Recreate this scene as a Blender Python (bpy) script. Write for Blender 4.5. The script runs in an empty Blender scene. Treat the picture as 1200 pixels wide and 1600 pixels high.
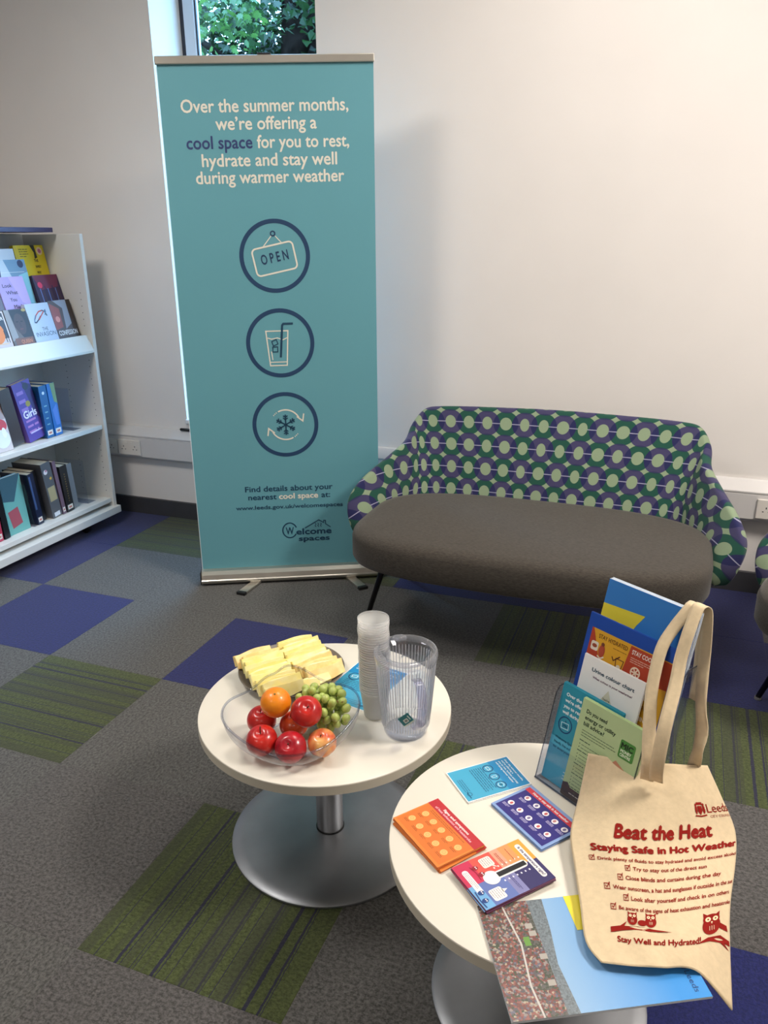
import bpy, bmesh, math, random
from mathutils import Vector, Matrix
PI = math.pi
rnd = random.Random(7)
S = bpy.context.scene
COL = S.collection

# ------------------------------------------------------------------ camera
cam_d = bpy.data.cameras.new('camera')
cam = bpy.data.objects.new('camera', cam_d); COL.objects.link(cam)
cam_d.sensor_fit = 'VERTICAL'; cam_d.sensor_height = 24.0
cam_d.lens = 24.0 * 1222.0 / 1600.0
cam_d.clip_start = 0.05; cam_d.clip_end = 200
CP = Vector((2.6006, -2.4720, 1.4569))
def cam_axes(yaw, pit, rol):
    f = Vector((math.sin(yaw)*math.cos(pit), math.cos(yaw)*math.cos(pit), -math.sin(pit)))
    r = Vector((math.cos(yaw), -math.sin(yaw), 0)); u = r.cross(f)
    c, s = math.cos(rol), math.sin(rol)
    return c*r + s*u, -s*r + c*u, f
_r, _u, _f = cam_axes(-0.365847, 0.335292, -0.009751)
cam.matrix_world = Matrix(((_r.x, _u.x, -_f.x, CP.x), (_r.y, _u.y, -_f.y, CP.y), (_r.z, _u.z, -_f.z, CP.z), (0, 0, 0, 1)))
S.camera = cam

# ------------------------------------------------------------------ sky, lamps, exposure
w = bpy.data.worlds.new('sky'); S.world = w; w.use_nodes = True
bg = w.node_tree.nodes['Background']
bg.inputs[0].default_value = (0.30, 0.60, 1.0, 1); bg.inputs[1].default_value = 15.0
def area(name, loc, size, power, color, rot=(0, 0, 0), portal=False):
    l = bpy.data.lights.new(name, 'AREA'); l.shape = 'RECTANGLE'; l.size, l.size_y = size
    l.energy = power; l.color = color
    o = bpy.data.objects.new(name, l); COL.objects.link(o); o.location = loc; o.rotation_euler = rot
    if portal: l.cycles.is_portal = True
    return o
WARM = (1.0, 0.925, 0.845)
NEUT = (1.0, 0.945, 0.88)
area('ceiling_lamp', (0.45, -1.45, 3.04), (0.7, 0.7), 47, NEUT)
area('ceiling_lamp', (4.3, -0.7, 3.04), (0.7, 0.7), 114, WARM)
area('ceiling_lamp', (-2.0, -1.6, 3.04), (0.7, 0.7), 7, NEUT)
area('ceiling_lamp', (2.3, -0.1, 3.04), (0.7, 0.7), 24, WARM)  # added wall-wash lamp, put in only to brighten the back wall
area('ceiling_lamp', (0.9, -4.2, 3.04), (0.7, 0.7), 20, NEUT)
area('ceiling_lamp', (3.2, -4.2, 3.04), (0.7, 0.7), 10, WARM)
area('window_portal', (0.575, 1.32, 1.75), (0.83, 2.38), 1, (1, 1, 1), (-PI/2, 0, 0), True)
vs = S.view_settings
vs.view_transform = 'Standard'; vs.look = 'None'; vs.gamma = 1.0; vs.use_curve_mapping = False
vs.exposure = 0.0
S.cycles.transparent_max_bounces = 40
S.cycles.max_bounces = 8
S.cycles.sample_clamp_indirect = 6
S.cycles.use_denoising = True

# ------------------------------------------------------------------ materials
def lin(c):
    return tuple((x/12.92 if x <= 0.04045 else ((x+0.055)/1.055)**2.4) for x in [v/255.0 for v in c])
MATS = {}
def mat(name, rgb, rough=0.6, metal=0.0, noise=0.0, nscale=60, bump=0.0, coat=0.0, spec=0.5, sheen=0.0, stretch=None):
    if name in MATS: return MATS[name]
    m = bpy.data.materials.new(name); m.use_nodes = True; MATS[name] = m
    nt = m.node_tree; b = nt.nodes['Principled BSDF']; c = lin(rgb)
    b.inputs['Base Color'].default_value = (*c, 1)
    b.inputs['Roughness'].default_value = rough; b.inputs['Metallic'].default_value = metal
    b.inputs['Specular IOR Level'].default_value = spec
    b.inputs['Coat Weight'].default_value = coat; b.inputs['Sheen Weight'].default_value = sheen
    if noise or bump:
        tc = nt.nodes.new('ShaderNodeTexCoord'); n = nt.nodes.new('ShaderNodeTexNoise')
        n.inputs['Scale'].default_value = nscale; n.inputs['Detail'].default_value = 3
        if stretch:
            mp = nt.nodes.new('ShaderNodeMapping'); mp.inputs['Scale'].default_value = stretch
            nt.links.new(tc.outputs['Object'], mp.inputs[0]); nt.links.new(mp.outputs[0], n.inputs['Vector'])
        else:
            nt.links.new(tc.outputs['Object'], n.inputs['Vector'])
        if noise:
            r = nt.nodes.new('ShaderNodeValToRGB')
            r.color_ramp.elements[0].position = 0.3; r.color_ramp.elements[1].position = 0.7
            r.color_ramp.elements[0].color = (*[x*(1-noise) for x in c], 1)
            r.color_ramp.elements[1].color = (*[min(1, x*(1+noise)) for x in c], 1)
            nt.links.new(n.outputs['Fac'], r.inputs[0]); nt.links.new(r.outputs[0], b.inputs['Base Color'])
        if bump:
            bp = nt.nodes.new('ShaderNodeBump'); bp.inputs['Strength'].default_value = bump; bp.inputs['Distance'].default_value = 0.002
            nt.links.new(n.outputs['Fac'], bp.inputs['Height']); nt.links.new(bp.outputs[0], b.inputs['Normal'])
    return m
def ink(rgb, rough=0.45):
    return mat('ink_%d_%d_%d' % tuple(rgb), rgb, rough)
class NB:   # small node-expression builder
    def __init__(s, m): s.nt = m.node_tree; s.L = s.nt.links.new
    def n(s, t, **k):
        x = s.nt.nodes.new(t)
        for a, v in k.items(): setattr(x, a, v)
        return x
    def m(s, op, a, b=None, c=None):
        x = s.nt.nodes.new('ShaderNodeMath'); x.operation = op
        for i, v in enumerate((a, b, c)):
            if v is None: continue
            if isinstance(v, (int, float)): x.inputs[i].default_value = v
            else: s.L(v, x.inputs[i])
        return x.outputs[0]
    def mix(s, f, a, b):
        x = s.nt.nodes.new('ShaderNodeMix'); x.data_type = 'RGBA'
        for i, v in ((0, f), (6, a), (7, b)):
            if isinstance(v, (int, float)): x.inputs[i].default_value = v
            elif isinstance(v, tuple): x.inputs[i].default_value = (*v, 1)
            else: s.L(v, x.inputs[i])
        return x.outputs[2]
def clear(name, tint=(0.97, 0.98, 1.0), edge=(0.55, 0.6, 0.72), edge_amt=0.5, rough=0.04, milk=0.0, milk_col=(0.9, 0.9, 0.9), gloss=1.0, blend=0.35):
    """thin clear plastic or glass: see-through, glossy by Fresnel, greyer where seen edge-on"""
    m = bpy.data.materials.new(name); m.use_nodes = True; MATS[name] = m; b = NB(m); nt = m.node_tree
    nt.nodes.remove(nt.nodes['Principled BSDF']); out = nt.nodes['Material Output']
    tr = b.n('ShaderNodeBsdfTransparent'); tr.inputs[0].default_value = (*tint, 1)
    tre = b.n('ShaderNodeBsdfTransparent'); tre.inputs[0].default_value = (*edge, 1)
    gl = b.n('ShaderNodeBsdfGlossy'); gl.inputs['Roughness'].default_value = rough
    lw = b.n('ShaderNodeLayerWeight'); lw.inputs[0].default_value = .5
    frs = b.m('ADD', .035, b.m('MULTIPLY', b.m('POWER', lw.outputs['Facing'], 4.0), .75))
    f2 = b.m('MULTIPLY', b.m('POWER', lw.outputs['Facing'], 3.0), edge_amt)
    m1 = b.n('ShaderNodeMixShader'); b.L(f2, m1.inputs[0]); b.L(tr.outputs[0], m1.inputs[1]); b.L(tre.outputs[0], m1.inputs[2])
    last = m1
    if milk:
        df = b.n('ShaderNodeBsdfDiffuse'); df.inputs[0].default_value = (*milk_col, 1)
        tl = b.n('ShaderNodeBsdfTranslucent'); tl.inputs[0].default_value = (*milk_col, 1)
        ms = b.n('ShaderNodeMixShader'); b.L(df.outputs[0], ms.inputs[1]); b.L(tl.outputs[0], ms.inputs[2])
        m2 = b.n('ShaderNodeMixShader'); b.L(b.m('ADD', milk, b.m('MULTIPLY', f2, 0.5)), m2.inputs[0]); b.L(last.outputs[0], m2.inputs[1]); b.L(ms.outputs[0], m2.inputs[2]); last = m2
    m3 = b.n('ShaderNodeMixShader'); b.L(b.m('MULTIPLY', frs, gloss), m3.inputs[0]); b.L(last.outputs[0], m3.inputs[1]); b.L(gl.outputs[0], m3.inputs[2])
    b.L(m3.outputs[0], out.inputs[0])
    return m

# ------------------------------------------------------------------ mesh helpers
class G:
    def __init__(s): s.v = []; s.f = []; s.mi = []; s.uv = None
    def add(s, vs, fs, mi=0, M=None):
        o = len(s.v)
        for q in vs: s.v.append(tuple(M @ Vector(q)) if M is not None else tuple(q))
        for q in fs: s.f.append(tuple(i+o for i in q)); s.mi.append(mi)
        return s
    def box(s, x0, y0, z0, x1, y1, z1, mi=0, M=None, b=0.0):
        if b <= 0:
            vs = [(x, y, z) for z in (z0, z1) for y in (y0, y1) for x in (x0, x1)]
            return s.add(vs, [(0, 2, 3, 1), (4, 5, 7, 6), (0, 1, 5, 4), (2, 6, 7, 3), (0, 4, 6, 2), (1, 3, 7, 5)], mi, M)
        bm = bmesh.new(); bmesh.ops.create_cube(bm, size=1)
        bmesh.ops.transform(bm, matrix=Matrix.Translation(((x0+x1)/2, (y0+y1)/2, (z0+z1)/2)) @ Matrix.Diagonal((x1-x0, y1-y0, z1-z0, 1)), verts=bm.verts)
        bmesh.ops.bevel(bm, geom=bm.edges[:], offset=b, segments=2, affect='EDGES', profile=0.5)
        bm.verts.index_update(); vs = [v.co.copy() for v in bm.verts]; fs = [[v.index for v in f.verts] for f in bm.faces]; bm.free()
        return s.add(vs, fs, mi, M)
    def lathe(s, prof, n=32, mi=0, M=None, cap0=True, cap1=True):
        vs = []; fs = []
        for (r, z) in prof:
            for k in range(n): a = 2*PI*k/n; vs.append((r*math.cos(a), r*math.sin(a), z))
        for i in range(len(prof)-1):
            for k in range(n):
                a, b2 = i*n+k, i*n+(k+1) % n; fs.append((a, b2, b2+n, a+n))
        if cap0: fs.append(tuple(range(n))[::-1])
        if cap1: fs.append(tuple((len(prof)-1)*n+k for k in range(n)))
        return s.add(vs, fs, mi, M)
    def tube(s, path, r, n=8, mi=0, M=None, cap=True):
        path = [Vector(q) for q in path]; vs = []; fs = []; up = None
        for i, q in enumerate(path):
            t = (path[min(i+1, len(path)-1)] - path[max(i-1, 0)]).normalized()
            if up is None: up = t.orthogonal().normalized()
            up = (up - t*up.dot(t)).normalized(); sd = t.cross(up)
            rr = r[i] if isinstance(r, (list, tuple)) else r
            for k in range(n): a = 2*PI*k/n; vs.append(q + up*math.cos(a)*rr + sd*math.sin(a)*rr)
        for i in range(len(path)-1):
            for k in range(n): a, b2 = i*n+k, i*n+(k+1) % n; fs.append((a, b2, b2+n, a+n))
        if cap: fs.append(tuple(range(n))[::-1]); fs.append(tuple((len(path)-1)*n+k for k in range(n)))
        return s.add(vs, fs, mi, M)
    def prism(s, pts, z0, z1, mi=0, M=None):
        n = len(pts); vs = [(x, y, z0) for x, y in pts] + [(x, y, z1) for x, y in pts]
        fs = [tuple(range(n))[::-1], tuple(range(n, 2*n))] + [(k, (k+1) % n, n+(k+1) % n, n+k) for k in range(n)]
        return s.add(vs, fs, mi, M)
    def sheet(s, P, mi=0):   # P: rows of points
        R, C = len(P), len(P[0]); vs = [q for r in P for q in r]
        return s.add(vs, [(i*C+j, i*C+j+1, (i+1)*C+j+1, (i+1)*C+j) for i in range(R-1) for j in range(C-1)], mi)
    def build(s, name, mats, parent=None, smooth=False, loc=None, origin=None):
        """origin: world point subtracted from the vertices (the parent's place, or the object's own when it is top-level)"""
        me = bpy.data.meshes.new(name)
        if parent is not None and origin is None: origin = parent.get('_o')
        o3 = Vector(origin) if origin is not None else Vector((0, 0, 0))
        me.from_pydata([tuple(Vector(q)-o3) for q in s.v], [], s.f)
        if not isinstance(mats, (list, tuple)): mats = [mats]
        for m in mats: me.materials.append(m)
        for p, i in zip(me.polygons, s.mi): p.material_index = i; p.use_smooth = bool(smooth)
        if s.uv:
            ul = me.uv_layers.new(name='UVMap')
            for lp in me.loops: ul.data[lp.index].uv = s.uv[lp.vertex_index]
        me.update()
        if smooth == 'auto': me.set_sharp_from_angle(angle=math.radians(35))
        o = bpy.data.objects.new(name, me); COL.objects.link(o)
        if parent is not None:
            o.parent = parent
            if origin is not None: o['_o'] = tuple(o3)
        elif origin is not None: o.location = o3
        if loc is not None: o.location = loc
        return o
def tag(o, label=None, cat=None, group=None, kind=None):
    if label: o['label'] = label
    if cat: o['category'] = cat
    if group: o['group'] = group
    if kind: o['kind'] = kind
    return o
def root(name, loc, label, cat, group=None):
    o = bpy.data.objects.new(name, None); COL.objects.link(o); o.location = loc; o.empty_display_size = 0.05
    o['_o'] = tuple(loc)
    return tag(o, label, cat, group)
def structure(o): o['kind'] = 'structure'; return o
def mat_from(cols, loc):   # matrix with axis columns
    a, b, c = cols
    return Matrix(((a[0], b[0], c[0], loc[0]), (a[1], b[1], c[1], loc[1]), (a[2], b[2], c[2], loc[2]), (0, 0, 0, 1)))
def frame(O, U, V=None, N=None):
    U = Vector(U).normalized()
    if V is None: V = Vector(N).cross(U)
    V = (Vector(V) - U*Vector(V).dot(U)).normalized()
    return mat_from((U, V, U.cross(V)), O)

ORD = 'first second third fourth fifth sixth seventh eighth ninth tenth eleventh twelfth thirteenth fourteenth fifteenth sixteenth seventeenth eighteenth nineteenth twentieth'.split()+['twenty-'+x for x in 'first second third fourth fifth sixth seventh eighth ninth'.split()]+['thirtieth', 'thirty-first']
_tc = {}
def text_mesh(s, bold=0.0):
    k = (s, bold)
    if k not in _tc:
        cu = bpy.data.curves.new('lettering', 'FONT'); cu.body = s; cu.size = 1.0; cu.offset = 0; cu.resolution_u = 3
        ob = bpy.data.objects.new('lettering', cu); COL.objects.link(ob)
        dg = bpy.context.evaluated_depsgraph_get(); me = bpy.data.meshes.new_from_object(ob.evaluated_get(dg))
        _tc[k] = ([(v.co.x, v.co.y) for v in me.vertices], [tuple(p.vertices) for p in me.polygons])
        bpy.data.objects.remove(ob); bpy.data.curves.remove(cu); bpy.data.meshes.remove(me)
    return _tc[k]
CAPH = max(v[1] for v in text_mesh('H')[0])
print('CAPH', CAPH, max(v[1] for v in text_mesh('x')[0]))
class Print:
    """flat print laid on a surface: mapf(x, y, h) -> world point h above the surface"""
    def __init__(s, mapf, step=0.00025, base=0.0004): s.g = G(); s.map = mapf; s.mats = []; s.step = step; s.base = base
    def c(s, rgb):
        m = rgb if not isinstance(rgb, tuple) else ink(rgb)
        if m not in s.mats: s.mats.append(m)
        return s.mats.index(m)
    def put(s, pts, faces, rgb, lay):
        h = s.base + s.step*lay
        s.g.add([s.map(x, y, h) for x, y in pts], faces, s.c(rgb))
    def poly(s, pts, rgb, lay=0): s.put(pts, [tuple(range(len(pts)))], rgb, lay)
    def rect(s, x0, y0, x1, y1, rgb, lay=0, r=0, sub=0):
        if sub:
            n = sub; P = [(x0+(x1-x0)*i/n, y0+(y1-y0)*j/n) for j in range(n+1) for i in range(n+1)]
            s.put(P, [(j*(n+1)+i, j*(n+1)+i+1, (j+1)*(n+1)+i+1, (j+1)*(n+1)+i) for j in range(n) for i in range(n)], rgb, lay); return
        if r:
            P = []
            for cx, cy, a0 in ((x1-r, y1-r, 0), (x0+r, y1-r, 90), (x0+r, y0+r, 180), (x1-r, y0+r, 270)):
                for k in range(5): a = math.radians(a0+22.5*k); P.append((cx+r*math.cos(a), cy+r*math.sin(a)))
            s.poly(P, rgb, lay)
        else: s.poly([(x0, y0), (x1, y0), (x1, y1), (x0, y1)], rgb, lay)
    def disc(s, cx, cy, r, rgb, lay=0, ry=None, n=24, rot=0):
        ry = ry or r; c, sn = math.cos(rot), math.sin(rot)
        s.poly([(cx+r*math.cos(a)*c-ry*math.sin(a)*sn, cy+r*math.cos(a)*sn+ry*math.sin(a)*c) for a in [2*PI*k/n for k in range(n)]], rgb, lay)
    def stroke(s, pts, wd, rgb, lay=0, closed=False):
        pts = [Vector(q) for q in pts]; n = len(pts); L = []; R = []
        for i in range(n):
            if closed: t1 = pts[i]-pts[i-1]; t2 = pts[(i+1) % n]-pts[i]
            else: t1 = pts[i]-pts[max(i-1, 0)]; t2 = pts[min(i+1, n-1)]-pts[i]
            if t1.length < 1e-9: t1 = t2
            if t2.length < 1e-9: t2 = t1
            t1.normalize(); t2.normalize(); t = (t1+t2)
            if t.length < 1e-6: t = t1
            t.normalize(); nr = Vector((-t.y, t.x)); k = wd/2/max(0.5, nr.dot(Vector((-t1.y, t1.x))))
            L.append(tuple(pts[i]+nr*k)); R.append(tuple(pts[i]-nr*k))
        m = n if closed else n-1
        s.put(L+R, [(n+i, n+(i+1) % n, (i+1) % n, i) for i in range(m)], rgb, lay)
    def ring(s, cx, cy, r, wd, rgb, lay=0, a0=0, a1=360, n=40, k=1.0):
        P = [(cx+r*math.cos(math.radians(a0+(a1-a0)*i/n)), cy+k*r*math.sin(math.radians(a0+(a1-a0)*i/n))) for i in range(n if a1-a0 == 360 else n+1)]
        s.stroke(P, wd, rgb, lay, closed=(a1-a0 == 360))
    def text(s, t, x0, y, x1, cap, rgb, lay=1, bold=0.0, rot=0.0, italic=0.0):
        """baseline from (x0, y), fitted to end at x1, capital height cap"""
        V0, F0 = text_mesh(t)
        if not V0: return
        cap = cap/CAPH*0.70; V = []; F = []; hh = []
        for dx, dy in (((0, 0),) if bold < .005 else ((-bold, 0), (bold, 0), (0, bold), (0, -bold))):
            o_ = len(V); hh += [len(hh) // max(1, len(V0)) * .00003]*len(V0); V += [(a+dx, b_+dy) for a, b_ in V0]; F += [tuple(i+o_ for i in f) for f in F0]
        xa = min(v[0] for v in V); xb = max(v[0] for v in V); sy = cap/0.70; sx = (x1-x0)/(xb-xa)
        c, sn = math.cos(rot), math.sin(rot)
        P = [((v[0]-xa)*sx + italic*v[1]*sy, v[1]*sy) for v in V]
        s.g.add([s.map(x0+a*c-b*sn, y+a*sn+b*c, s.base+s.step*lay+e) for (a, b), e in zip(P, hh)], F, s.c(rgb))
    def lines(s, x0, y0, x1, n, gap, wd, rgb, lay=1, seed=1):
        """rows of print too small to read: broken strokes"""
        r = random.Random(seed)
        for k in range(n):
            x = x0; end = x1 - (r.random()*0.35*(x1-x0) if k == n-1 else r.random()*0.1*(x1-x0)); y = y0-k*gap
            while x < end - wd:
                L = wd*r.uniform(2.5, 7); e = min(end, x+L); s.rect(x, y, e, y+wd, rgb, lay); x = e+wd*0.8
    def build(s, parent, name='printed_design', origin=None):
        if not s.mats: return None
        return s.g.build(name, s.mats, parent, origin=origin)

# ------------------------------------------------------------------ common materials
M_wall = mat('wall_paint', (234, 229, 225), 0.85, noise=0.015, nscale=3, bump=0.05)
M_white = mat('white_laminate', (226, 228, 230), 0.35, noise=0.01, nscale=8)
M_skirt = mat('skirting_grey', (62, 62, 66), 0.55, noise=0.06, nscale=20)
M_trunk = mat('trunking_white', (214, 211, 210), 0.4, noise=0.01, nscale=15)
M_black = mat('black_plastic', (22, 22, 24), 0.45)
M_blackm = mat('black_metal', (14, 14, 15), 0.35, metal=0.3)
M_tabletop = mat('tabletop_laminate', (228, 222, 208), 0.32, noise=0.012, nscale=5)
M_tableedge = mat('tabletop_edge', (208, 200, 182), 0.4)
M_steel = mat('brushed_steel', (150, 153, 158), 0.42, metal=0.85, noise=0.10, nscale=9, bump=0.05)
M_steelcol = mat('steel_column', (190, 190, 192), 0.28, metal=1.0, noise=0.12, nscale=40, stretch=(1, 1, 0.05))
M_alu = mat('banner_aluminium', (205, 200, 190), 0.3, metal=0.9, noise=0.05, nscale=5)
M_frame = mat('window_frame_pale', (206, 212, 222), 0.4)
M_framed = mat('window_gasket', (50, 54, 66), 0.5)
M_clear = clear('clear_plastic', edge=(0.42, 0.46, 0.58), edge_amt=0.9)
M_holder = clear('acrylic_holder', tint=(0.93, 0.94, 0.97), edge=(0.35, 0.37, 0.45), edge_amt=0.8)
M_edge = clear('acrylic_edge', tint=(0.62, 0.64, 0.70), edge=(0.3, 0.3, 0.38), edge_amt=0.9)
M_cup = clear('cup_plastic', tint=(1, 1, 1), edge=(0.97, 0.97, 0.97), edge_amt=0.3, milk=0.32, milk_col=(0.98, 0.98, 0.97), gloss=.3, rough=.15)
M_water = clear('water', tint=(0.94, 0.97, 1.0), edge=(0.55, 0.66, 0.85), edge_amt=0.8, gloss=0.8)
M_glass = clear('window_glass', tint=(0.96, 0.98, 0.97), edge=(0.9, 0.95, 0.93), edge_amt=0.2, gloss=0.6)

# ------------------------------------------------------------------ room shell
WY = 0.98
g = G()
g.box(-4.6, WY, -0.05, 0.16, WY+0.30, 3.12); g.box(0.99, WY, -0.05, 6.6, WY+0.30, 3.12)
g.box(0.16, WY, -0.05, 0.99, WY+0.30, 0.54); g.box(0.16, WY, 2.95, 0.99, WY+0.30, 3.12)
structure(g.build('wall_back', M_wall))
structure(G().box(-4.8, -7, -0.05, -4.6, WY+0.3, 3.12).build('wall_left', M_wall))
structure(G().box(6.6, -7, -0.05, 6.8, WY+0.3, 3.12).build('wall_right', M_wall))
structure(G().box(-4.8, -7.2, -0.05, 6.8, -7.0, 3.12).build('wall_front', M_wall))
structure(G().box(-4.8, -7.2, 3.12, 6.8, WY+0.3, 3.3).build('ceiling', M_wall))
structure(G().box(0.155, WY-0.012, 0.54, 0.995, WY+0.27, 0.562, b=0.003).build('trim_1', M_white))
sk = structure(G().box(-4.6, WY-0.018, 0.0, 0.33, WY, 0.092).box(0.332, WY-0.018, 0.0, 6.6, WY, 0.092).build('baseboard_back', M_skirt))
# window
win = structure(G().box(0.16, 1.225, 0.562, 0.185, 1.262, 2.95).box(0.965, 1.225, 0.562, 0.99, 1.262, 2.95).box(0.185, 1.225, 0.562, 0.965, 1.262, 0.585).box(0.185, 1.225, 2.925, 0.965, 1.262, 2.95).build('window_1', M_framed))
fg = G()
for (a, b, c, d) in ((0.185, 0.587, 0.245, 2.923), (0.905, 0.587, 0.963, 2.923)): fg.box(a, 1.215, b, c, 1.262, d, b=0.004)
fg.box(0.247, 1.215, 0.587, 0.903, 1.262, 0.645, b=0.004).box(0.247, 1.215, 2.865, 0.903, 1.262, 2.923, b=0.004)
fg.build('window_frame', M_frame, win)
G().box(0.2465, 1.222, 0.646, 0.254, 1.232, 2.864).box(0.896, 1.222, 0.646, 0.9035, 1.232, 2.864).build('glazing_bead', M_framed, win)
G().box(0.245, 1.236, 0.645, 0.905, 1.241, 2.865).build('pane', M_glass, win)

# dado trunking along the wall, with sockets and the marker pen lying on it
def trunking(x0, x1, name):
    g = G()
    prof = [(WY-0.001, 0.505), (WY-0.016, 0.503), (WY-0.052, 0.462), (WY-0.052, 0.456), (WY-0.048, 0.455), (WY-0.048, 0.451), (WY-0.052, 0.450), (WY-0.052, 0.345), (WY-0.046, 0.338), (WY-0.012, 0.322), (WY-0.001, 0.322)]
    n = len(prof)
    g.add([(x, y, z) for x in (x0, x1) for y, z in prof], [tuple(range(n)), tuple(range(2*n-1, n-1, -1))] + [((k+1) % n, k, n+k, n+(k+1) % n) for k in range(n)])
    return g.build(name, M_trunk, smooth=False)
structure(trunking(-4.59, 6.59, 'trim_2'))
M_sock = mat('socket_plate', (225, 219, 212), 0.35)
def socket(x, label, wd=0.146, gangs=2):
    y = WY-0.052; r = root('wall_socket', (x, y, 0.39), label, 'socket', 'wall sockets on the trunking')
    G().box(x, y-0.009, 0.352, x+wd, y-0.0005, 0.436, b=0.003).build('faceplate', M_sock, r)
    for k in range(gangs):
        cx = x+wd*(k+0.5)/gangs
        h = G()
        h.box(cx-0.002, y-0.0096, 0.396, cx+0.002, y-0.0088, 0.404)
        h.box(cx-0.014, y-0.0096, 0.382, cx-0.008, y-0.0088, 0.386).box(cx+0.008, y-0.0096, 0.382, cx+0.014, y-0.0088, 0.386)
        h.build('pin_hole', M_black, r)
        G().box(cx-0.006+0.02*(1 if k == 0 else -1), y-0.0125, 0.412, cx+0.006+0.02*(1 if k == 0 else -1), y-0.0088, 0.424, b=0.001).build('switch', M_sock, r)
socket(-0.262, 'double white wall socket on the trunking between bookcase and banner')
socket(-0.415, 'white wall socket partly hidden by the bookcase end panel')
socket(2.945, 'white wall socket on the trunking beside the patterned sofa arm')
r = root('marker_pen', (0.185, 0.957, 0.511), 'black marker pen lying on top of the white trunking', 'pen')
G().tube([(0.128, .957, .511), (0.132, .957, .511), (0.20, .957, .511)], [0.0045, 0.0075, 0.0075], 10).build('barrel', M_black, r, smooth=True)
G().tube([(0.2005, .957, .511), (0.255, .957, .511)], 0.0085, 10).build('cap', mat('pen_cap', (40, 40, 46), .4), r, smooth=True)

# ------------------------------------------------------------------ carpet tiles
def carpet_mat(name, rgb, var=0.5, stripes=False, tone=None):
    m = bpy.data.materials.new(name); m.use_nodes = True; b = NB(m); nt = m.node_tree; pr = nt.nodes['Principled BSDF']
    pr.inputs['Roughness'].default_value = 0.95; pr.inputs['Specular IOR Level'].default_value = 0.15; pr.inputs['Sheen Weight'].default_value = 0.25
    pr.inputs['Sheen Roughness'].default_value = 0.5
    tc = b.n('ShaderNodeTexCoord'); c = lin(rgb)
    oi = b.n('ShaderNodeObjectInfo')
    va = b.n('ShaderNodeVectorMath', operation='ADD'); b.L(tc.outputs['Object'], va.inputs[0])
    cb = b.n('ShaderNodeCombineXYZ'); b.L(b.m('MULTIPLY', oi.outputs['Random'], 37.0), cb.inputs[0]); b.L(b.m('MULTIPLY', oi.outputs['Random'], 11.0), cb.inputs[1]); b.L(cb.outputs[0], va.inputs[1])
    mp = b.n('ShaderNodeMapping'); mp.inputs['Scale'].default_value = (1.0, 1.25, 1.0); b.L(va.outputs[0], mp.inputs[0])
    n1 = b.n('ShaderNodeTexNoise'); n1.inputs['Scale'].default_value = 110; n1.inputs['Detail'].default_value = 2; n1.inputs['Roughness'].default_value = .8; b.L(mp.outputs[0], n1.inputs['Vector'])
    n2 = b.n('ShaderNodeTexNoise'); n2.inputs['Scale'].default_value = 9; n2.inputs['Detail'].default_value = 3; b.L(va.outputs[0], n2.inputs['Vector'])
    rp = b.n('ShaderNodeValToRGB'); rp.color_ramp.elements[0].position = .36; rp.color_ramp.elements[1].position = .64
    rp.color_ramp.elements[0].color = (*[x*(1-var) for x in c], 1); rp.color_ramp.elements[1].color = (*[x*(1+var) for x in c], 1)
    b.L(n1.outputs['Fac'], rp.inputs[0])
    col = b.mix(b.m('MULTIPLY', n2.outputs['Fac'], 0.5), rp.outputs[0], tuple(x*1.0 for x in (tone or c)))
    if stripes:
        sp = b.n('ShaderNodeSeparateXYZ'); b.L(tc.outputs['Object'], sp.inputs[0])
        wob = b.n('ShaderNodeTexNoise'); wob.inputs['Scale'].default_value = 60; b.L(tc.outputs['Object'], wob.inputs['Vector'])
        x = b.m('ADD', sp.outputs[0], b.m('MULTIPLY', b.m('SUBTRACT', wob.outputs['Fac'], .5), .004))
        tot = None
        for pos, wd in ((-.205, .0012), (-.15, .0035), (-.138, .0012), (-.112, .001), (-.104, .001), (-.058, .004), (-.048, .0012), (-.022, .001), (.012, .0032), (.022, .001), (.052, .003), (.06, .001), (.085, .0012), (.118, .0035), (.127, .001), (.165, .0045), (.196, .0028), (.203, .001)):
            k = b.m('COMPARE', x, pos, wd); tot = k if tot is None else b.m('MAXIMUM', tot, k)
        col = b.mix(b.m('MULTIPLY', tot, .88), col, lin((34, 32, 58)))
        # greyer bands between lime ones
        bn = b.n('ShaderNodeTexNoise'); bn.noise_dimensions = '1D'; bn.inputs['Scale'].default_value = 14; b.L(x, bn.inputs['W'])
        col = b.mix(b.m('MULTIPLY', b.m('GREATER_THAN', bn.outputs['Fac'], .53), .45), col, lin((54, 56, 48)))
    b.L(col, pr.inputs['Base Color'])
    bp = b.n('ShaderNodeBump'); bp.inputs['Strength'].default_value = .5; bp.inputs['Distance'].default_value = .003
    b.L(n1.outputs['Fac'], bp.inputs['Height']); b.L(bp.outputs[0], pr.inputs['Normal'])
    return m
C_grey = carpet_mat('carpet_grey', (82, 81, 79), .62)
C_greyd = carpet_mat('carpet_grey_dark', (80, 78, 77), .62)
C_blue = carpet_mat('carpet_blue', (32, 37, 88), .35, tone=lin((28, 34, 86)))
C_green = carpet_mat('carpet_green', (66, 74, 42), .5, stripes=True)
floor = structure(G().box(-4.8, -7.2, -0.1, 6.8, WY+0.3, -0.006).build('floor', mat('floor_screed', (60, 60, 60), .9)))
tile_me = {}
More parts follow.
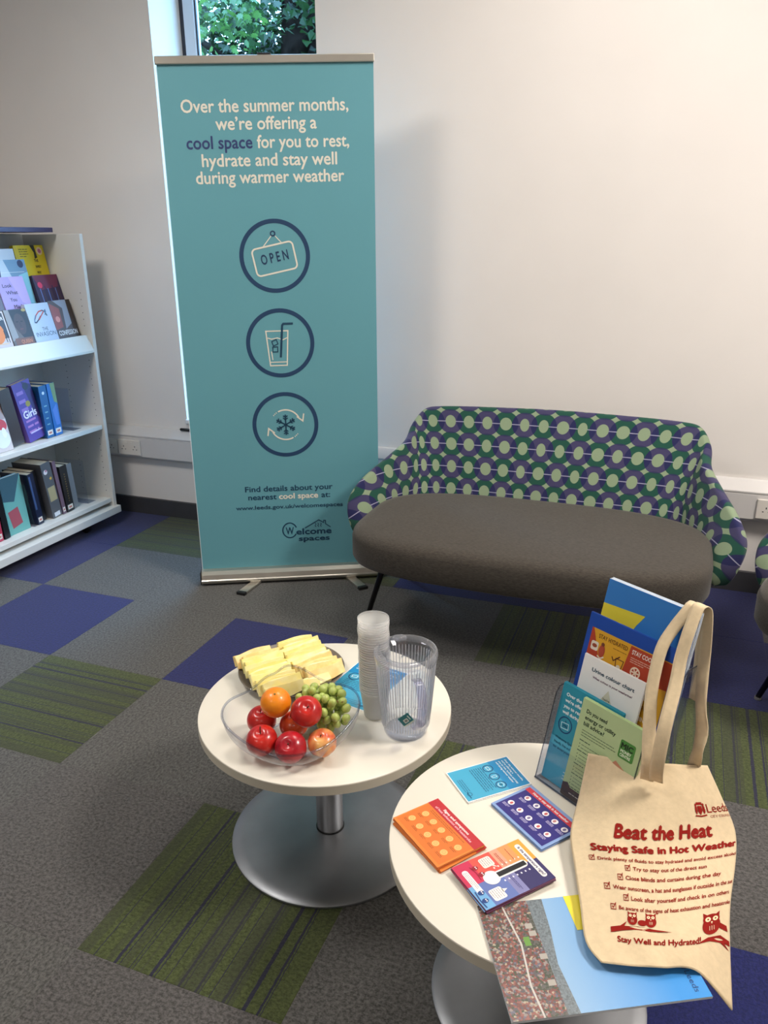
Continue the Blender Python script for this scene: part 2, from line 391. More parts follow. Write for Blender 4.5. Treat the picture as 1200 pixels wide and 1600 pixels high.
def tile_mesh(m):
    if m.name in tile_me: return tile_me[m.name]
    h = 0.2499; b = 0.2488
    vs = [(x*h, y*h, -0.006) for x, y in ((-1, -1), (1, -1), (1, 1), (-1, 1))] + [(x*h, y*h, -0.0005) for x, y in ((-1, -1), (1, -1), (1, 1), (-1, 1))] + [(x*b, y*b, 0) for x, y in ((-1, -1), (1, -1), (1, 1), (-1, 1))]
    fs = [(8, 9, 10, 11)] + [(k, (k+1) % 4, 4+(k+1) % 4, 4+k) for k in range(4)] + [(4+k, 4+(k+1) % 4, 8+(k+1) % 4, 8+k) for k in range(4)]
    me = bpy.data.meshes.new('carpet_tile'); me.from_pydata(vs, [], fs); me.materials.append(m); me.update(); tile_me[m.name] = me
    return me
BLUE = {(0, 0), (2, 0), (-1, -1), (-1, -2), (-2, -1), (3, -2), (4, -2), (5, -1), (5, -2), (5, 2), (-2, -2), (6, -1), (-3, 0), (1, 5), (7, 1), (-2, 3)}
GREENX = {(1, 1), (0, -2), (2, -2), (-3, 2)}       # stripes along the wall
GREENY = {(3, 2), (4, -1), (5, 0), (4, 1), (7, -2), (0, 4), (6, 3)}     # stripes towards the viewer
for u in range(-4, 11):
    for v in range(-2, 8):
        if (u, v) in BLUE: m, rz = C_blue, PI/2*((u+v) % 2)
        elif (u, v) in GREENX: m, rz = C_green, PI/2
        elif (u, v) in GREENY: m, rz = C_green, PI if (u+v) % 2 == 0 else 0
        else: m, rz = (C_grey if (u*3+v*5) % 4 else C_greyd), PI/2*((u+v) % 2)
        o = bpy.data.objects.new('carpet_tile', tile_mesh(m)); COL.objects.link(o); o.parent = floor
        o.location = (u*.5+.25, -v*.5-.25, 0); o.rotation_euler = (0, 0, rz)
        if v == -2: o.scale = (1, 1, 1)
# carpet beyond the tiles laid one by one
b_ = G().box(-4.6, -7, -0.006, -2.0, WY-.02, -0.0005).box(5.5, -7, -0.006, 6.6, WY-.02, -0.0005).box(-2, -7, -.006, 5.5, -4.0, -.0005)
o = b_.build('carpet', C_grey, floor)

# ------------------------------------------------------------------ roller banner
BO = Vector((0.677, 0.258, 0)); BT = Vector((0.895, 0.446, 0)).normalized(); BN = Vector((BT.y, -BT.x, 0))   # BN faces the room
r = root('roller_banner', BO + BT*0.4, 'tall teal pull-up banner about a cool space standing before the window', 'banner')
MB = mat_from((BT, -BN, Vector((0, 0, 1))), BO)    # local x along, y back, z up
def tilt(u, z): return z + 0.022*(u-0.0)*(z/2.08)
g = G(); n = 24
rows = []
for j in range(n+1):
    z = 0.058 + (2.070-0.058)*j/n
    rows.append([MB @ Vector((u, 0.0, tilt(u, z))) for u in [0.004+0.796*i/16 for i in range(17)]])
g.sheet(rows)
M_banner = mat('banner_print', (100, 158, 170), 0.38, noise=0.02, nscale=2, spec=0.35)
pn = g.build('banner_panel', M_banner, r, smooth=False)
sm = pn.modifiers.new('t', 'SOLIDIFY'); sm.thickness = 0.0012; sm.offset = -1
# strip along the vinyl edge, caught window light painted in as near-white
G().box(0.0015, -0.0006, 0.06, 0.0035, 0.001, 2.06, M=MB).build('vinyl_edge', mat('vinyl_daylit', (225, 232, 236), .4), r)
g = G()
g.box(-0.001, -0.010, 2.066, 0.803, 0.010, 2.094, M=MB @ Matrix.Rotation(0, 4, 'Y'), b=0.003)
g.v = [tuple(Vector(q) + Vector((0, 0, tilt((Vector(q)-BO).dot(BT), 2.08)-2.08))) for q in g.v]
g.build('top_rail', M_alu, r)
G().box(0.37, 0.002, 2.0, 0.42, 0.02, 2.112, M=MB, b=0.002).build('pole_hook', M_black, r)
G().tube([MB @ Vector((0.40, 0.022, 0.05)), MB @ Vector((0.40, 0.022, 2.08))], 0.008, 8).build('support_pole', M_alu, r, smooth=True)
g = G()
prof = [(-.046, .012), (-.050, .02), (-.050, .026), (-.046, .03), (-.040, .05), (-.022, .062), (-.006, .066), (.02, .066), (.045, .055), (.048, .012)]
n = len(prof); vs = [MB @ Vector((x, y, z)) for x in (0.0, 0.806) for y, z in prof]
g.add(vs, [tuple(range(n)), tuple(range(2*n-1, n-1, -1))] + [((k+1) % n, k, n+k, n+(k+1) % n) for k in range(n)])
g.build('base_cassette', M_alu, r)
for x0 in (-0.004, 0.8065): G().box(x0, -.051, .010, x0+.0035, .049, .068, M=MB, b=.001).build('end_cap', M_black, r)
for x, ang in ((0.245, -28), (0.66, 22)):
    Mf = MB @ Matrix.Translation((x, -0.03, 0)) @ Matrix.Rotation(math.radians(ang), 4, 'Z')
    ft = G().box(-.02, -.125, .002, .02, .0, .012, M=Mf, b=.002).build('foot', M_alu, r)
    G().box(-.021, -.145, .0, .021, -.1255, .0135, M=Mf, b=.002).build('foot_tip', M_black, ft, origin=r['_o'])
P = Print(lambda x, y, h: MB @ Vector((x, -h-0.0002, tilt(x, y))), 0.0002)
CR = (226, 222, 208); NV = (38, 62, 96); ND = (28, 66, 92)
def bt(s, x0, y, x1, cap, c, b=.018): globals()['P'].text(s, x0, y, x1, cap, c, 1, b)
bt('Over the summer months,', .078, 1.908, .703, .043, CR); bt("we’re offering a", .201, 1.848, .581, .043, CR)
bt('cool space', .088, 1.784, .335, .043, (48, 62, 110)); bt('for you to rest,', .352, 1.784, .703, .043, CR)
bt('hydrate and stay well', .140, 1.722, .655, .043, CR); bt('during warmer weather', .113, 1.662, .681, .043, CR)
P.build(r, 'headline_lettering'); BMAP = P.map
def sign(cx, cy): P = Print(BMAP, 0.0002); P.ring(cx, cy, .1315, .0165, (34, 64, 98), 1, n=56); return P
P = sign(.397, 1.392)
# OPEN sign
def rot2(pts, a, cx, cy): return [(cx+x*math.cos(a)-y*math.sin(a), cy+x*math.sin(a)+y*math.cos(a)) for x, y in pts]
a = math.radians(11); cx, cy = .396, 1.382
P.ring(.393, 1.477, .0085, .005, NV, 2, n=16)
rr = []
for qx, qy, a0 in ((.066, .036, 0), (-.066, .036, 90), (-.066, -.036, 180), (.066, -.036, 270)):
    for k in range(6): t = math.radians(a0+18*k); rr.append((qx+.016*math.cos(t), qy+.016*math.sin(t)))
P.stroke(rot2(rr, a, cx, cy), .0065, CR, 2, closed=True)
P.stroke([(.386, 1.468), (.350, 1.425)], .0035, CR, 2); P.stroke([(.402, 1.468), (.428, 1.440)], .0035, CR, 2)
P.text('O P E N', .345, 1.360, .455, .036, NV, 2, .02, rot=a)
P.build(r, 'ring_sign'); P = sign(.401, 1.052)
# glass of iced water
P.stroke([(.344, 1.102), (.434, 1.102), (.425, .962), (.356, .962)], .005, CR, 2, closed=True)
P.stroke([(.354, .976), (.427, .976)], .004, CR, 2); P.stroke([(.350, 1.075), (.365, 1.070), (.390, 1.074), (.412, 1.066), (.430, 1.074)], .004, CR, 2)
P.stroke([(.456, 1.130), (.417, 1.130), (.412, 1.124), (.400, .995)], .0085, ND, 3)
P.stroke([(.366, 1.06), (.385, 1.068), (.391, 1.050), (.372, 1.042)], .004, ND, 3, closed=True); P.stroke([(.369, 1.038), (.389, 1.038), (.389, 1.018), (.369, 1.018)], .004, ND, 3, closed=True)
P.stroke([(.363, 1.020), (.367, .985)], .004, CR, 3)
P.build(r, 'ring_sign'); P = sign(.405, .711)
# snowflake with circling arrows
cx, cy = .406, .711
for k in range(6):
    t = math.radians(90+60*k); d = (math.cos(t), math.sin(t)); P.stroke([(cx, cy), (cx+.044*d[0], cy+.044*d[1])], .006, ND, 3)
    for sgn in (-1, 1):
        for q, L in ((.022, .012), (.032, .012)):
            e = (math.cos(t+sgn*.9), math.sin(t+sgn*.9)); P.stroke([(cx+q*d[0], cy+q*d[1]), (cx+q*d[0]+L*e[0], cy+q*d[1]+L*e[1])], .005, ND, 3)
P.ring(cx, cy, .064, .006, CR, 2, 28, 118, n=16); P.ring(cx, cy, .064, .006, CR, 2, 208, 298, n=16)
for a0 in (124, 131, 138, 304, 311, 318): P.ring(cx, cy, .064, .005, CR, 2, a0, a0+3.5, n=3)
P.stroke([(cx+.048, cy+.034), (cx+.073, cy+.014), (cx+.078, cy+.046)], .006, CR, 3); P.stroke([(cx-.048, cy-.034), (cx-.073, cy-.014), (cx-.078, cy-.046)], .006, CR, 3)
P.build(r, 'ring_sign'); P = Print(BMAP, 0.0002)
bt('Find details about your', .215, .418, .597, .024, ND, .02); bt('nearest', .226, .381, .350, .024, ND, .02)
bt('cool space', .360, .381, .532, .024, CR, .03); bt('at:', .546, .381, .585, .024, ND, .02)
bt('www.leeds.gov.uk/welcomespaces', .170, .337, .640, .017, ND, .02)
P.build(r, 'footer_lettering'); P = Print(BMAP, 0.0002)
P.ring(.400, .232, .031, .0055, ND, 1, 20, 330, n=32, k=1.12); P.text('W', .382, .214, .418, .032, ND, 2, .02)
P.text('elcome', .428, .211, .586, .027, ND, 1, .03); P.text('spaces', .437, .180, .577, .022, ND, 1, .03)
P.stroke([(.468, .240), (.530, .276), (.552, .262), (.552, .272), (.560, .272), (.560, .256), (.582, .240)], .004, ND, 1)
for k in range(3): P.stroke([(.513+.012*k, .262), (.517+.012*k, .256), (.513+.012*k, .249), (.517+.012*k, .243)], .003, ND, 1)
P.build(r, 'welcome_emblem')

# ------------------------------------------------------------------ fabric of the sofa shell
def fabric_pattern():
    m = bpy.data.materials.new('circle_pattern_fabric'); m.use_nodes = True; b = NB(m); pr = m.node_tree.nodes['Principled BSDF']
    pr.inputs['Roughness'].default_value = .9; pr.inputs['Specular IOR Level'].default_value = .2; pr.inputs['Sheen Weight'].default_value = .15
    uv = b.n('ShaderNodeUVMap'); sp = b.n('ShaderNodeSeparateXYZ'); b.L(uv.outputs[0], sp.inputs[0])
    DX, DY = .0775, .0955
    U = b.m('DIVIDE', sp.outputs[0], DX); V = b.m('DIVIDE', sp.outputs[1], DY)
    i = b.m('FLOOR', U); j = b.m('FLOOR', V)
    fx = b.m('MULTIPLY', b.m('SUBTRACT', b.m('SUBTRACT', U, i), .5), DX); fy = b.m('MULTIPLY', b.m('SUBTRACT', b.m('SUBTRACT', V, j), .5), DY)
    par = b.m('MODULO', b.m('ADD', b.m('ABSOLUTE', b.m('ADD', i, 200.0)), b.m('ABSOLUTE', b.m('ADD', j, 100.0))), 2.0)
    def dist(x, y): return b.m('SQRT', b.m('ADD', b.m('MULTIPLY', x, x), b.m('MULTIPLY', y, y)))
    R = .0520
    own = b.m('LESS_THAN', dist(fx, fy), R)
    nb = b.m('LESS_THAN', b.m('MINIMUM', dist(b.m('ADD', fx, DX), fy), dist(b.m('SUBTRACT', fx, DX), fy)), R)
    nv = b.m('LESS_THAN', b.m('MINIMUM', dist(fx, b.m('ADD', fy, DY)), dist(fx, b.m('SUBTRACT', fy, DY))), R)
    purple, green, navy, sage, line = lin((66, 62, 98)), lin((30, 80, 66)), lin((36, 38, 84)), lin((140, 158, 128)), lin((160, 158, 184))
    A = b.mix(par, purple, green); B = b.mix(par, green, purple)
    col = b.mix(own, sage, A)
    col = b.mix(b.m('MULTIPLY', nb, b.m('SUBTRACT', 1.0, own)), col, B)
    col = b.mix(b.m('MULTIPLY', own, nb), col, navy)
    col = b.mix(b.m('MULTIPLY', b.m('MULTIPLY', own, nv), .6), col, navy)
    col = b.mix(b.m('LESS_THAN', b.m('ABSOLUTE', fy), .0016), col, line)
    h = b.n('ShaderNodeTexWhiteNoise'); cb = b.n('ShaderNodeCombineXYZ'); b.L(i, cb.inputs[0]); b.L(j, cb.inputs[1]); b.L(cb.outputs[0], h.inputs['Vector'])
    sx = b.m('ADD', .84, b.m('MULTIPLY', h.outputs['Value'], .3))
    dot = b.m('LESS_THAN', dist(b.m('DIVIDE', fx, sx), b.m('MULTIPLY', fy, .82)), .0215)
    col = b.mix(dot, col, sage)
    wv = b.n('ShaderNodeTexNoise'); wv.inputs['Scale'].default_value = 500; b.L(uv.outputs[0], wv.inputs['Vector'])
    col = b.mix(b.m('MULTIPLY', wv.outputs['Fac'], .22), col, (.03, .03, .04))
    b.L(col, pr.inputs['Base Color'])
    bp = b.n('ShaderNodeBump'); bp.inputs['Strength'].default_value = .25; bp.inputs['Distance'].default_value = .001; b.L(wv.outputs['Fac'], bp.inputs['Height']); b.L(bp.outputs[0], pr.inputs['Normal'])
    return m
M_pat = fabric_pattern()
M_seat = mat('seat_weave', (68, 63, 57), .95, noise=.3, nscale=330, bump=.4, sheen=.15, spec=.2, stretch=(.25, 1, 1))

def crom(pts, t):
    n = len(pts)-1; x = max(0, min(n-1e-6, t*n)); i = int(x); f = x-i
    p = [Vector(pts[max(0, min(n, i+k))]) for k in (-1, 0, 1, 2)]
    return 0.5*((2*p[1]) + (p[2]-p[0])*f + (2*p[0]-5*p[1]+4*p[2]-p[3])*f*f + (3*p[1]-p[0]-3*p[2]+p[3])*f**3)
def make_sofa(hw, label, cat, M, name):
    """hw: half width to the arm tips; local frame: centre of the seat at x 0, wall at +y"""
    r = root(name, (0, 0, 0), label, cat)
    e = hw-.757   # stretch of the middle part
    def sx(x): return x + (e if x > 0 else -e)
    rimL = [(-.690, .33, .315), (-.735, .315, .37), (-.755, .325, .45), (-.722, .39, .525), (-.668, .51, .583), (-.622, .63, .637), (-.618, .72, .69), (-.572, .79, .742), (-.475, .805, .757)]
    botL = [(-.640, .32, .30), (-.645, .33, .302), (-.645, .35, .305), (-.640, .40, .31), (-.622, .47, .315), (-.590, .53, .32), (-.54, .575, .32), (-.48, .60, .32), (-.41, .61, .32)]
    mid = [(-.25, .808, .765), (0, .81, .769), (.25, .808, .765)]; midb = [(-.22, .615, .32), (0, .617, .32), (.22, .615, .32)]
    def full(L, Mi): return [(sx(x), y, z) for x, y, z in L] + [((x*(1+e/.5)), y, z) for x, y, z in Mi] + [(sx(-x), y, z) for x, y, z in L[::-1]]
    rim, bot = full(rimL, mid), full(botL, midb)
    NS, NT = 72, 12; rows = []; uvs = []
    arc = 0; prev = None; A = []
    for i in range(NS+1):
        q = crom(rim, i/NS)*.55+crom(bot, i/NS)*.45
        if prev is not None: arc += (q-prev).length
        prev = q; A.append(arc)
    half = A[NS//2]
    for j in range(NT+1):
        t = j/NT; row = []
        for i in range(NS+1):
            a_, b_ = crom(bot, i/NS), crom(rim, i/NS); q = a_.lerp(b_, t)
            c = Vector((0, .25, q.z)); dn = (q-c); dn.z = 0
            q = q + dn.normalized()*(-.018*math.sin(PI*t) + .03*t*(1-t)*0)
            q.z += 0
            row.append(q)
            L = (b_-a_).length
            uvs.append((A[i]-half, t*L + .018))
        rows.append(row)
    g = G().sheet(rows); g.uv = uvs
    g.v = [tuple(Vector(q)) for q in g.v]
    sh = g.build('shell', M_pat, r, smooth=True)
    so = sh.modifiers.new('thick', 'SOLIDIFY'); so.thickness = .042; so.offset = 1 if True else -1
    so.use_even_offset = False
    sb = sh.modifiers.new('soft', 'SUBSURF'); sb.levels = 1; sb.render_levels = 2
    # seat cushion
    def outline(k, n=72):
        P = []
        for q in range(n):
            t = 2*PI*q/n; c, s_ = math.cos(t), math.sin(t); ee = 2/4.6 if s_ < 0 else 2/3.0
            x = (.643+e)*math.copysign(abs(c)**ee, c); y = .285+(.345*math.copysign(abs(s_)**ee, s_) if s_ < 0 else .335*abs(s_)**ee)
            if s_ < 0: y -= .03*(1-(x/(.66+e))**2)
            P.append((x, y))
        cx, cy = 0, .27
        return [(cx+(x-cx)*(1-k/(.643+e)), cy+(y-cy)*(1-k/.345)) for x, y in P]
    g = G(); n = 72; vs = []
    prof = [(.10, .300), (.03, .303), (.010, .314), (0, .335), (0, .408), (.005, .426), (.018, .438), (.05, .445), (.16, .452), (.30, .454)]
    for k, z in prof: vs += [(x, y, z) for x, y in outline(k)]
    fs = [tuple(range(n))[::-1]]
    for i in range(len(prof)-1):
        for k in range(n): fs.append((i*n+k, i*n+(k+1) % n, (i+1)*n+(k+1) % n, (i+1)*n+k))
    fs.append(tuple((len(prof)-1)*n+k for k in range(n)))
    g.add(vs, fs); st = g.build('seat_cushion', M_seat, r, smooth='auto')
    G().box(-.50-e, .05, .280, .50+e, .52, .2985, b=.004).build('seat_frame', M_blackm, r)
    for x, y, fx, fy in ((-.50, .07, -.60, .11), (.50, .07, .60, .11), (-.46, .50, -.58, .60), (.46, .50, .58, .60)):
        lg = G().tube([(sx(x)*.9, y+.02, .288), (sx(x), y, .284), (sx(x)+(fx-x)*.12, y+(fy-y)*.1, .265), (sx(fx), fy, .008)], [.012, .012, .012, .009], 10).build('leg', M_blackm, r, smooth=True)
        G().lathe([(.011, 0), (.012, .003), (.011, .010)], 12, M=Matrix.Translation((sx(fx), fy, 0))).build('leg_glide', mat('glide', (120, 120, 122), .4), lg)
    r.matrix_world = M
    return r
sofa = make_sofa(.757, 'two-seat sofa with circle-patterned shell and dark taupe seat against the wall', 'sofa', Matrix.Translation((2.125, 0, 0)), 'sofa')
chair_rot = Matrix.Rotation(math.radians(-26), 4, 'Z')
tip_local = Vector((-.42, .325, 0))
cm = Matrix.Translation(Vector((2.905, .335, 0)) - (chair_rot @ tip_local)) @ chair_rot
chair = make_sofa(.42, 'patterned tub armchair at the frame edge next to the matching sofa', 'armchair', cm, 'armchair')

# ------------------------------------------------------------------ tables
TZ = 0.386
def table(cx, cy, rt, rb, label):
    r = root('coffee_table', (cx, cy, 0), label, 'table', 'round white coffee tables'); T0 = Matrix.Translation((cx, cy, 0))
    G().lathe([(rt-.004, TZ-.027), (rt, TZ-.024), (rt, TZ-.003)], 96, M=T0, cap1=False).build('edge_band', M_tableedge, r, smooth='auto')
    G().lathe([(rt, TZ-.003), (rt-.0008, TZ-.001), (rt-.003, TZ)], 96, M=T0, cap0=False).build('tabletop', M_tabletop, r, smooth='auto')
    G().lathe([(.12, TZ-.033), (.12, TZ-.0272)], 24, M=T0).build('mounting_plate', M_blackm, r)
    G().lathe([(.034, .022), (.034, TZ-.033)], 40, M=T0).build('column', M_steelcol, r, smooth='auto')
    G().lathe([(.0365, .0215), (.0365, .024), (.034, .0242)], 40, M=T0).build('column_collar', M_black, r, smooth='auto')
    G().lathe([(rb-.004, 0), (rb, .003), (rb, .008), (rb-.005, .0115), (rb-.03, .013), (.06, .020), (.04, .0216)], 96, M=T0).build('base', M_steel, r, smooth='auto')
    return r
table(1.872, -.982, .306, .252, 'round white coffee table carrying the fruit, cups and water jug')
table(2.458, -1.252, .300, .215, 'round white coffee table spread with leaflets and a tote bag')

# ------------------------------------------------------------------ things on the fruit table
def place(x, y, z=TZ): return Matrix.Translation((x, y, z))
# plate of melon
PX, PY = 1.738, -.898
M_plate = mat('plate_glaze', (112, 104, 94), .35, noise=.08, nscale=30)
r = root('plate', (PX, PY, TZ), 'shallow grey stoneware plate piled with melon slices', 'plate')
G().lathe([(.078, 0), (.082, .0), (.084, .004), (.110, .011), (.134, .024), (.137, .0265), (.135, .028), (.131, .026), (.108, .0145), (.075, .0075), (.02, .007)], 72, M=place(PX, PY, TZ+.0005)).build('dish', M_plate, r, smooth='auto')
def melon_mat(name, c1, c2, f=.5):
    m = bpy.data.materials.new(name); m.use_nodes = True; b = NB(m); pr = m.node_tree.nodes['Principled BSDF']
    pr.inputs['Roughness'].default_value = .3; pr.inputs['Subsurface Weight'].default_value = .12; pr.inputs['Subsurface Radius'].default_value = (.008, .006, .003)
    tc = b.n('ShaderNodeTexCoord'); n = b.n('ShaderNodeTexNoise'); n.inputs['Scale'].default_value = 38; n.inputs['Detail'].default_value = 4; b.L(tc.outputs['Object'], n.inputs['Vector'])
    oi = b.n('ShaderNodeObjectInfo'); n.noise_dimensions = '4D'; b.L(b.m('MULTIPLY', oi.outputs['Random'], 20.0), n.inputs['W'])
    rp = b.n('ShaderNodeValToRGB'); rp.color_ramp.elements[0].position = .38; rp.color_ramp.elements[1].position = .62
    rp.color_ramp.elements[0].color = (*lin(c1), 1); rp.color_ramp.elements[1].color = (*lin(c2), 1); b.L(n.outputs['Fac'], rp.inputs[0])
    b.L(b.mix(b.m('MULTIPLY', oi.outputs['Random'], .45), rp.outputs[0], lin((226, 200, 112))), pr.inputs['Base Color'])
    return m
M_mel = melon_mat('melon_yellow', (246, 232, 140), (248, 240, 178)); M_mel2 = melon_mat('melon_orange', (250, 205, 130), (248, 232, 165)); M_mel3 = melon_mat('melon_rim', (240, 190, 50), (246, 214, 96))
def slice_obj(L, H, T, mt, k):
    """slice of peeled melon: a straight cut face above, rounded belly below, slightly waisted"""
    g = G(); N = 14; top = []; botm = []
    for i in range(N+1):
        x = -L/2+L*i/N; u = 2*x/L
        top.append((x, H*(.95+.04*math.sin(3.1*u+k)-.04*abs(u)**3))); botm.append((x, H*(.10*abs(u)**2.2+.04*math.sin(5*u+k))))
    ring = [(x, z) for x, z in botm] + [(x, z) for x, z in top[::-1]]
    n = len(ring); vs = []
    for y, s_ in ((-T/2, .965), (-T/2+.0012, 1), (T/2-.0012, 1), (T/2, .965)):
        for x, z in ring: vs.append((x*s_, y+.0006*math.sin(60*x+k), H/2+(z-H/2)*s_))
    fs = [tuple(range(n)), tuple(range(4*n-1, 3*n-1, -1))]
    for a in range(3):
        for q in range(n): fs.append((a*n+(q+1) % n, a*n+q, (a+1)*n+q, (a+1)*n+(q+1) % n))
    g.add(vs, fs); return g.build('melon_slice', mt, smooth=False)
Lx = Vector((.30, .954, 0)); Sx = Vector((.81, -.59, 0)).normalized(); Lx = Vector((-Sx.y, Sx.x, 0)); 
mr = random.Random(3)
cnt = 0
for band, (c0, nsl, L, lab) in enumerate((((1.634, -.906), 14, .112, 'pale melon slice in the near row on the grey plate'), ((1.703, -.812), 13, .114, 'pale melon slice in the far row on the grey plate'))):
    for k in range(nsl):
        p0 = Vector((c0[0], c0[1], 0)) + Sx*(.0150*k) + Lx*mr.uniform(-.006, .006) + Lx*(.008*math.sin(k*.5+band))
        orange_end = (band == 1 and k >= nsl-4) or (band == 0 and k < 3)
        mt = M_mel2 if orange_end else M_mel
        hgt = .044-.005*mr.random() - (.006 if k in (0, nsl-1) else 0)
        o = slice_obj(L*(1-.12*abs(k-nsl/2)/(nsl/2)), hgt, .0104, mt, k*1.3+band)
        M = Matrix.Translation(p0+Vector((0, 0, TZ+.023+.004*mr.random()))) @ mat_from((Lx, -Sx, Vector((0, 0, 1))), (0, 0, 0)) @ Matrix.Rotation(math.radians(-34+mr.uniform(-6, 6)), 4, 'X') @ Matrix.Rotation(math.radians(mr.uniform(-4, 4)), 4, 'Y')
        o.matrix_world = M
        lb = 'peach-tinted melon slice at the %s end of the %s row on the plate' % (('outer', 'far') if band == 1 else ('outer', 'near')) if orange_end else lab
        lb = ORD[k]+(' melon slice from the left in the %s row on the grey plate' % ('nearer', 'farther')[band])+(', peach-tinted' if orange_end else ', pale yellow')
        tag(o, lb, 'melon slice', 'melon slices on the plate'); cnt += 1
for k, (dx, dy, a) in enumerate(((.075, -.085, 10), (.098, -.055, 30))):
    o = slice_obj(.085, .028, .013, M_mel, k+9); p0 = Vector((PX+dx, PY+dy, TZ+.026))
    o.matrix_world = Matrix.Translation(p0) @ Matrix.Rotation(math.radians(22+a), 4, 'Z') @ Matrix.Rotation(math.radians(-62), 4, 'X')
    tag(o, ('melon slice lying flat at the plate edge behind the orange', 'melon slice lying flat at the plate edge behind the grapes')[k], 'melon slice', 'melon slices on the plate')

# fruit bowl with a wavy rim
BX, BY = 1.866, -1.142
M_bowl = clear('bowl_plastic', edge=(0.50, 0.52, 0.62), edge_amt=.8, milk=.045)  # milk stands in for a pale reflection on the bowl wall
r = root('fruit_bowl', (BX, BY, TZ), 'clear plastic fruit bowl with a wavy folded rim', 'bowl')
ax = math.atan2(.53, .85)
def rim_z(t):
    d = t-ax      # 0 and pi: the long corners; pi/2: the far side; -pi/2: the near side
    bk = max(0, math.sin(d)); dd = (d+PI) % (2*PI)-PI; return .066 + .018*abs(math.cos(d))**3 + .036*bk**1.3 - .010*max(0, -math.sin(d))**2 + (.004+.009*bk)*math.cos(4*d) - .010*math.exp(-((dd-PI/2-.2)/.13)**2)
def rim_r(t):
    d = t-ax; return .131 + .016*abs(math.cos(d))**3 + .006*math.cos(4*d)
g = G(); NT, NP = 96, 12; rows = []
for j in range(NP+1):
    q = j/NP; row = []
    for k in range(NT+1):
        t = 2*PI*k/NT; R = .070+(rim_r(t)-.070)*math.sin(q*PI/2)**.85; z = .004+(rim_z(t)-.004)*(1-math.cos(q*PI/2))**.95
        row.append((BX+R*math.cos(t), BY+R*math.sin(t), TZ+z))
    rows.append(row)
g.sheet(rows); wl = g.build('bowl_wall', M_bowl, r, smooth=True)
G().lathe([(.01, .0035), (.071, .0045)], 64, M=place(BX, BY), cap0=True, cap1=False).build('bowl_floor', M_clear, r, smooth=True)
M_rimg = clear('bowl_rim', tint=(.80, .82, .88), edge=(.35, .37, .47), edge_amt=.9)
def rimpt(k): t = 2*PI*k/NT; return (BX+rim_r(t)*math.cos(t), BY+rim_r(t)*math.sin(t), TZ+rim_z(t))
G().tube([rimpt(k) for k in range(NT+1)], .0026, 8, cap=False).build('rim', M_rimg, r, smooth=True)
G().tube([(BX+.071*math.cos(2*PI*k/48), BY+.071*math.sin(2*PI*k/48), TZ+.0028) for k in range(49)], .0025, 6, cap=False).build('foot_ring', M_rimg, r, smooth=True)
def fruit_mat(name, c1, c2, scale, stretch, rough=.28, pos=(.35, .65), bump=0):
    m = bpy.data.materials.new(name); m.use_nodes = True; b = NB(m); pr = m.node_tree.nodes['Principled BSDF']
    pr.inputs['Roughness'].default_value = rough; pr.inputs['Coat Weight'].default_value = .2; pr.inputs['Subsurface Weight'].default_value = .05; pr.inputs['Subsurface Radius'].default_value = (.01, .004, .003)
    tc = b.n('ShaderNodeTexCoord'); mp = b.n('ShaderNodeMapping'); mp.inputs['Scale'].default_value = stretch; b.L(tc.outputs['Object'], mp.inputs[0])
    n = b.n('ShaderNodeTexNoise'); n.inputs['Scale'].default_value = scale; n.inputs['Detail'].default_value = 4; b.L(mp.outputs[0], n.inputs['Vector'])
    rp = b.n('ShaderNodeValToRGB'); rp.color_ramp.elements[0].position, rp.color_ramp.elements[1].position = pos
    rp.color_ramp.elements[0].color = (*lin(c1), 1); rp.color_ramp.elements[1].color = (*lin(c2), 1); b.L(n.outputs['Fac'], rp.inputs[0]); b.L(rp.outputs[0], pr.inputs['Base Color'])
    if bump:
        bp = b.n('ShaderNodeBump'); bp.inputs['Strength'].default_value = bump; bp.inputs['Distance'].default_value = .001
        n2 = b.n('ShaderNodeTexNoise'); n2.inputs['Scale'].default_value = 260; b.L(tc.outputs['Object'], n2.inputs['Vector']); b.L(n2.outputs['Fac'], bp.inputs['Height']); b.L(bp.outputs[0], pr.inputs['Normal'])
    return m
M_red = fruit_mat('apple_red', (165, 20, 24), (205, 44, 34), 28, (1, 1, .25)); M_red2 = fruit_mat('apple_red_orange', (196, 36, 26), (226, 96, 46), 26, (1, 1, .2)); M_red3 = fruit_mat('apple_blush', (206, 60, 40), (236, 178, 104), 30, (1, 1, .12))
M_red4 = fruit_mat('apple_crimson', (150, 16, 34), (196, 34, 44), 28, (1, 1, .25))
M_orange = fruit_mat('orange_peel', (240, 130, 10), (246, 146, 18), 20, (1, 1, 1), .4, bump=.35); M_stem = mat('fruit_stem', (70, 48, 28), .8)
def apple(x, y, z, rad, mt, label, tiltv=(0, 0, 1), stem=.016):
    r = root('apple', (0, 0, 0), label, 'apple'); prof = []
    for i in range(19):
        a = -PI/2+PI*i/18; rr = math.cos(a)*(1+.06*math.sin(a)); zz = math.sin(a)*.92
        zz -= .22*math.exp(-(rr/.22)**2) if a > 0 else -.12*math.exp(-(rr/.2)**2); prof.append((max(rr, .004)*rad, zz*rad))
    g = G(); g.lathe(prof, 32); g.v = [(vx*(1+.03*math.cos(5*math.atan2(vy, vx))*(vz < 0)), vy*(1+.03*math.sin(5*math.atan2(vy, vx))*(vz < 0)), vz) for vx, vy, vz in g.v]
    g.build('flesh', mt, r, smooth=True)
    G().tube([(0, 0, .68*rad), (.001, .0005, .68*rad+stem*.6), (.003, .001, .68*rad+stem)], [.0012, .001, .0016], 6).build('stem', M_stem, r)
    q = Vector((0, 0, 1)).rotation_difference(Vector(tiltv).normalized())
    r.matrix_world = Matrix.Translation((x, y, z)) @ q.to_matrix().to_4x4(); return r
apple(1.7905, -1.148, TZ+.041, .0335, M_red, 'red apple at the back corner of the bowl under the orange', (.1, -.3, 1))
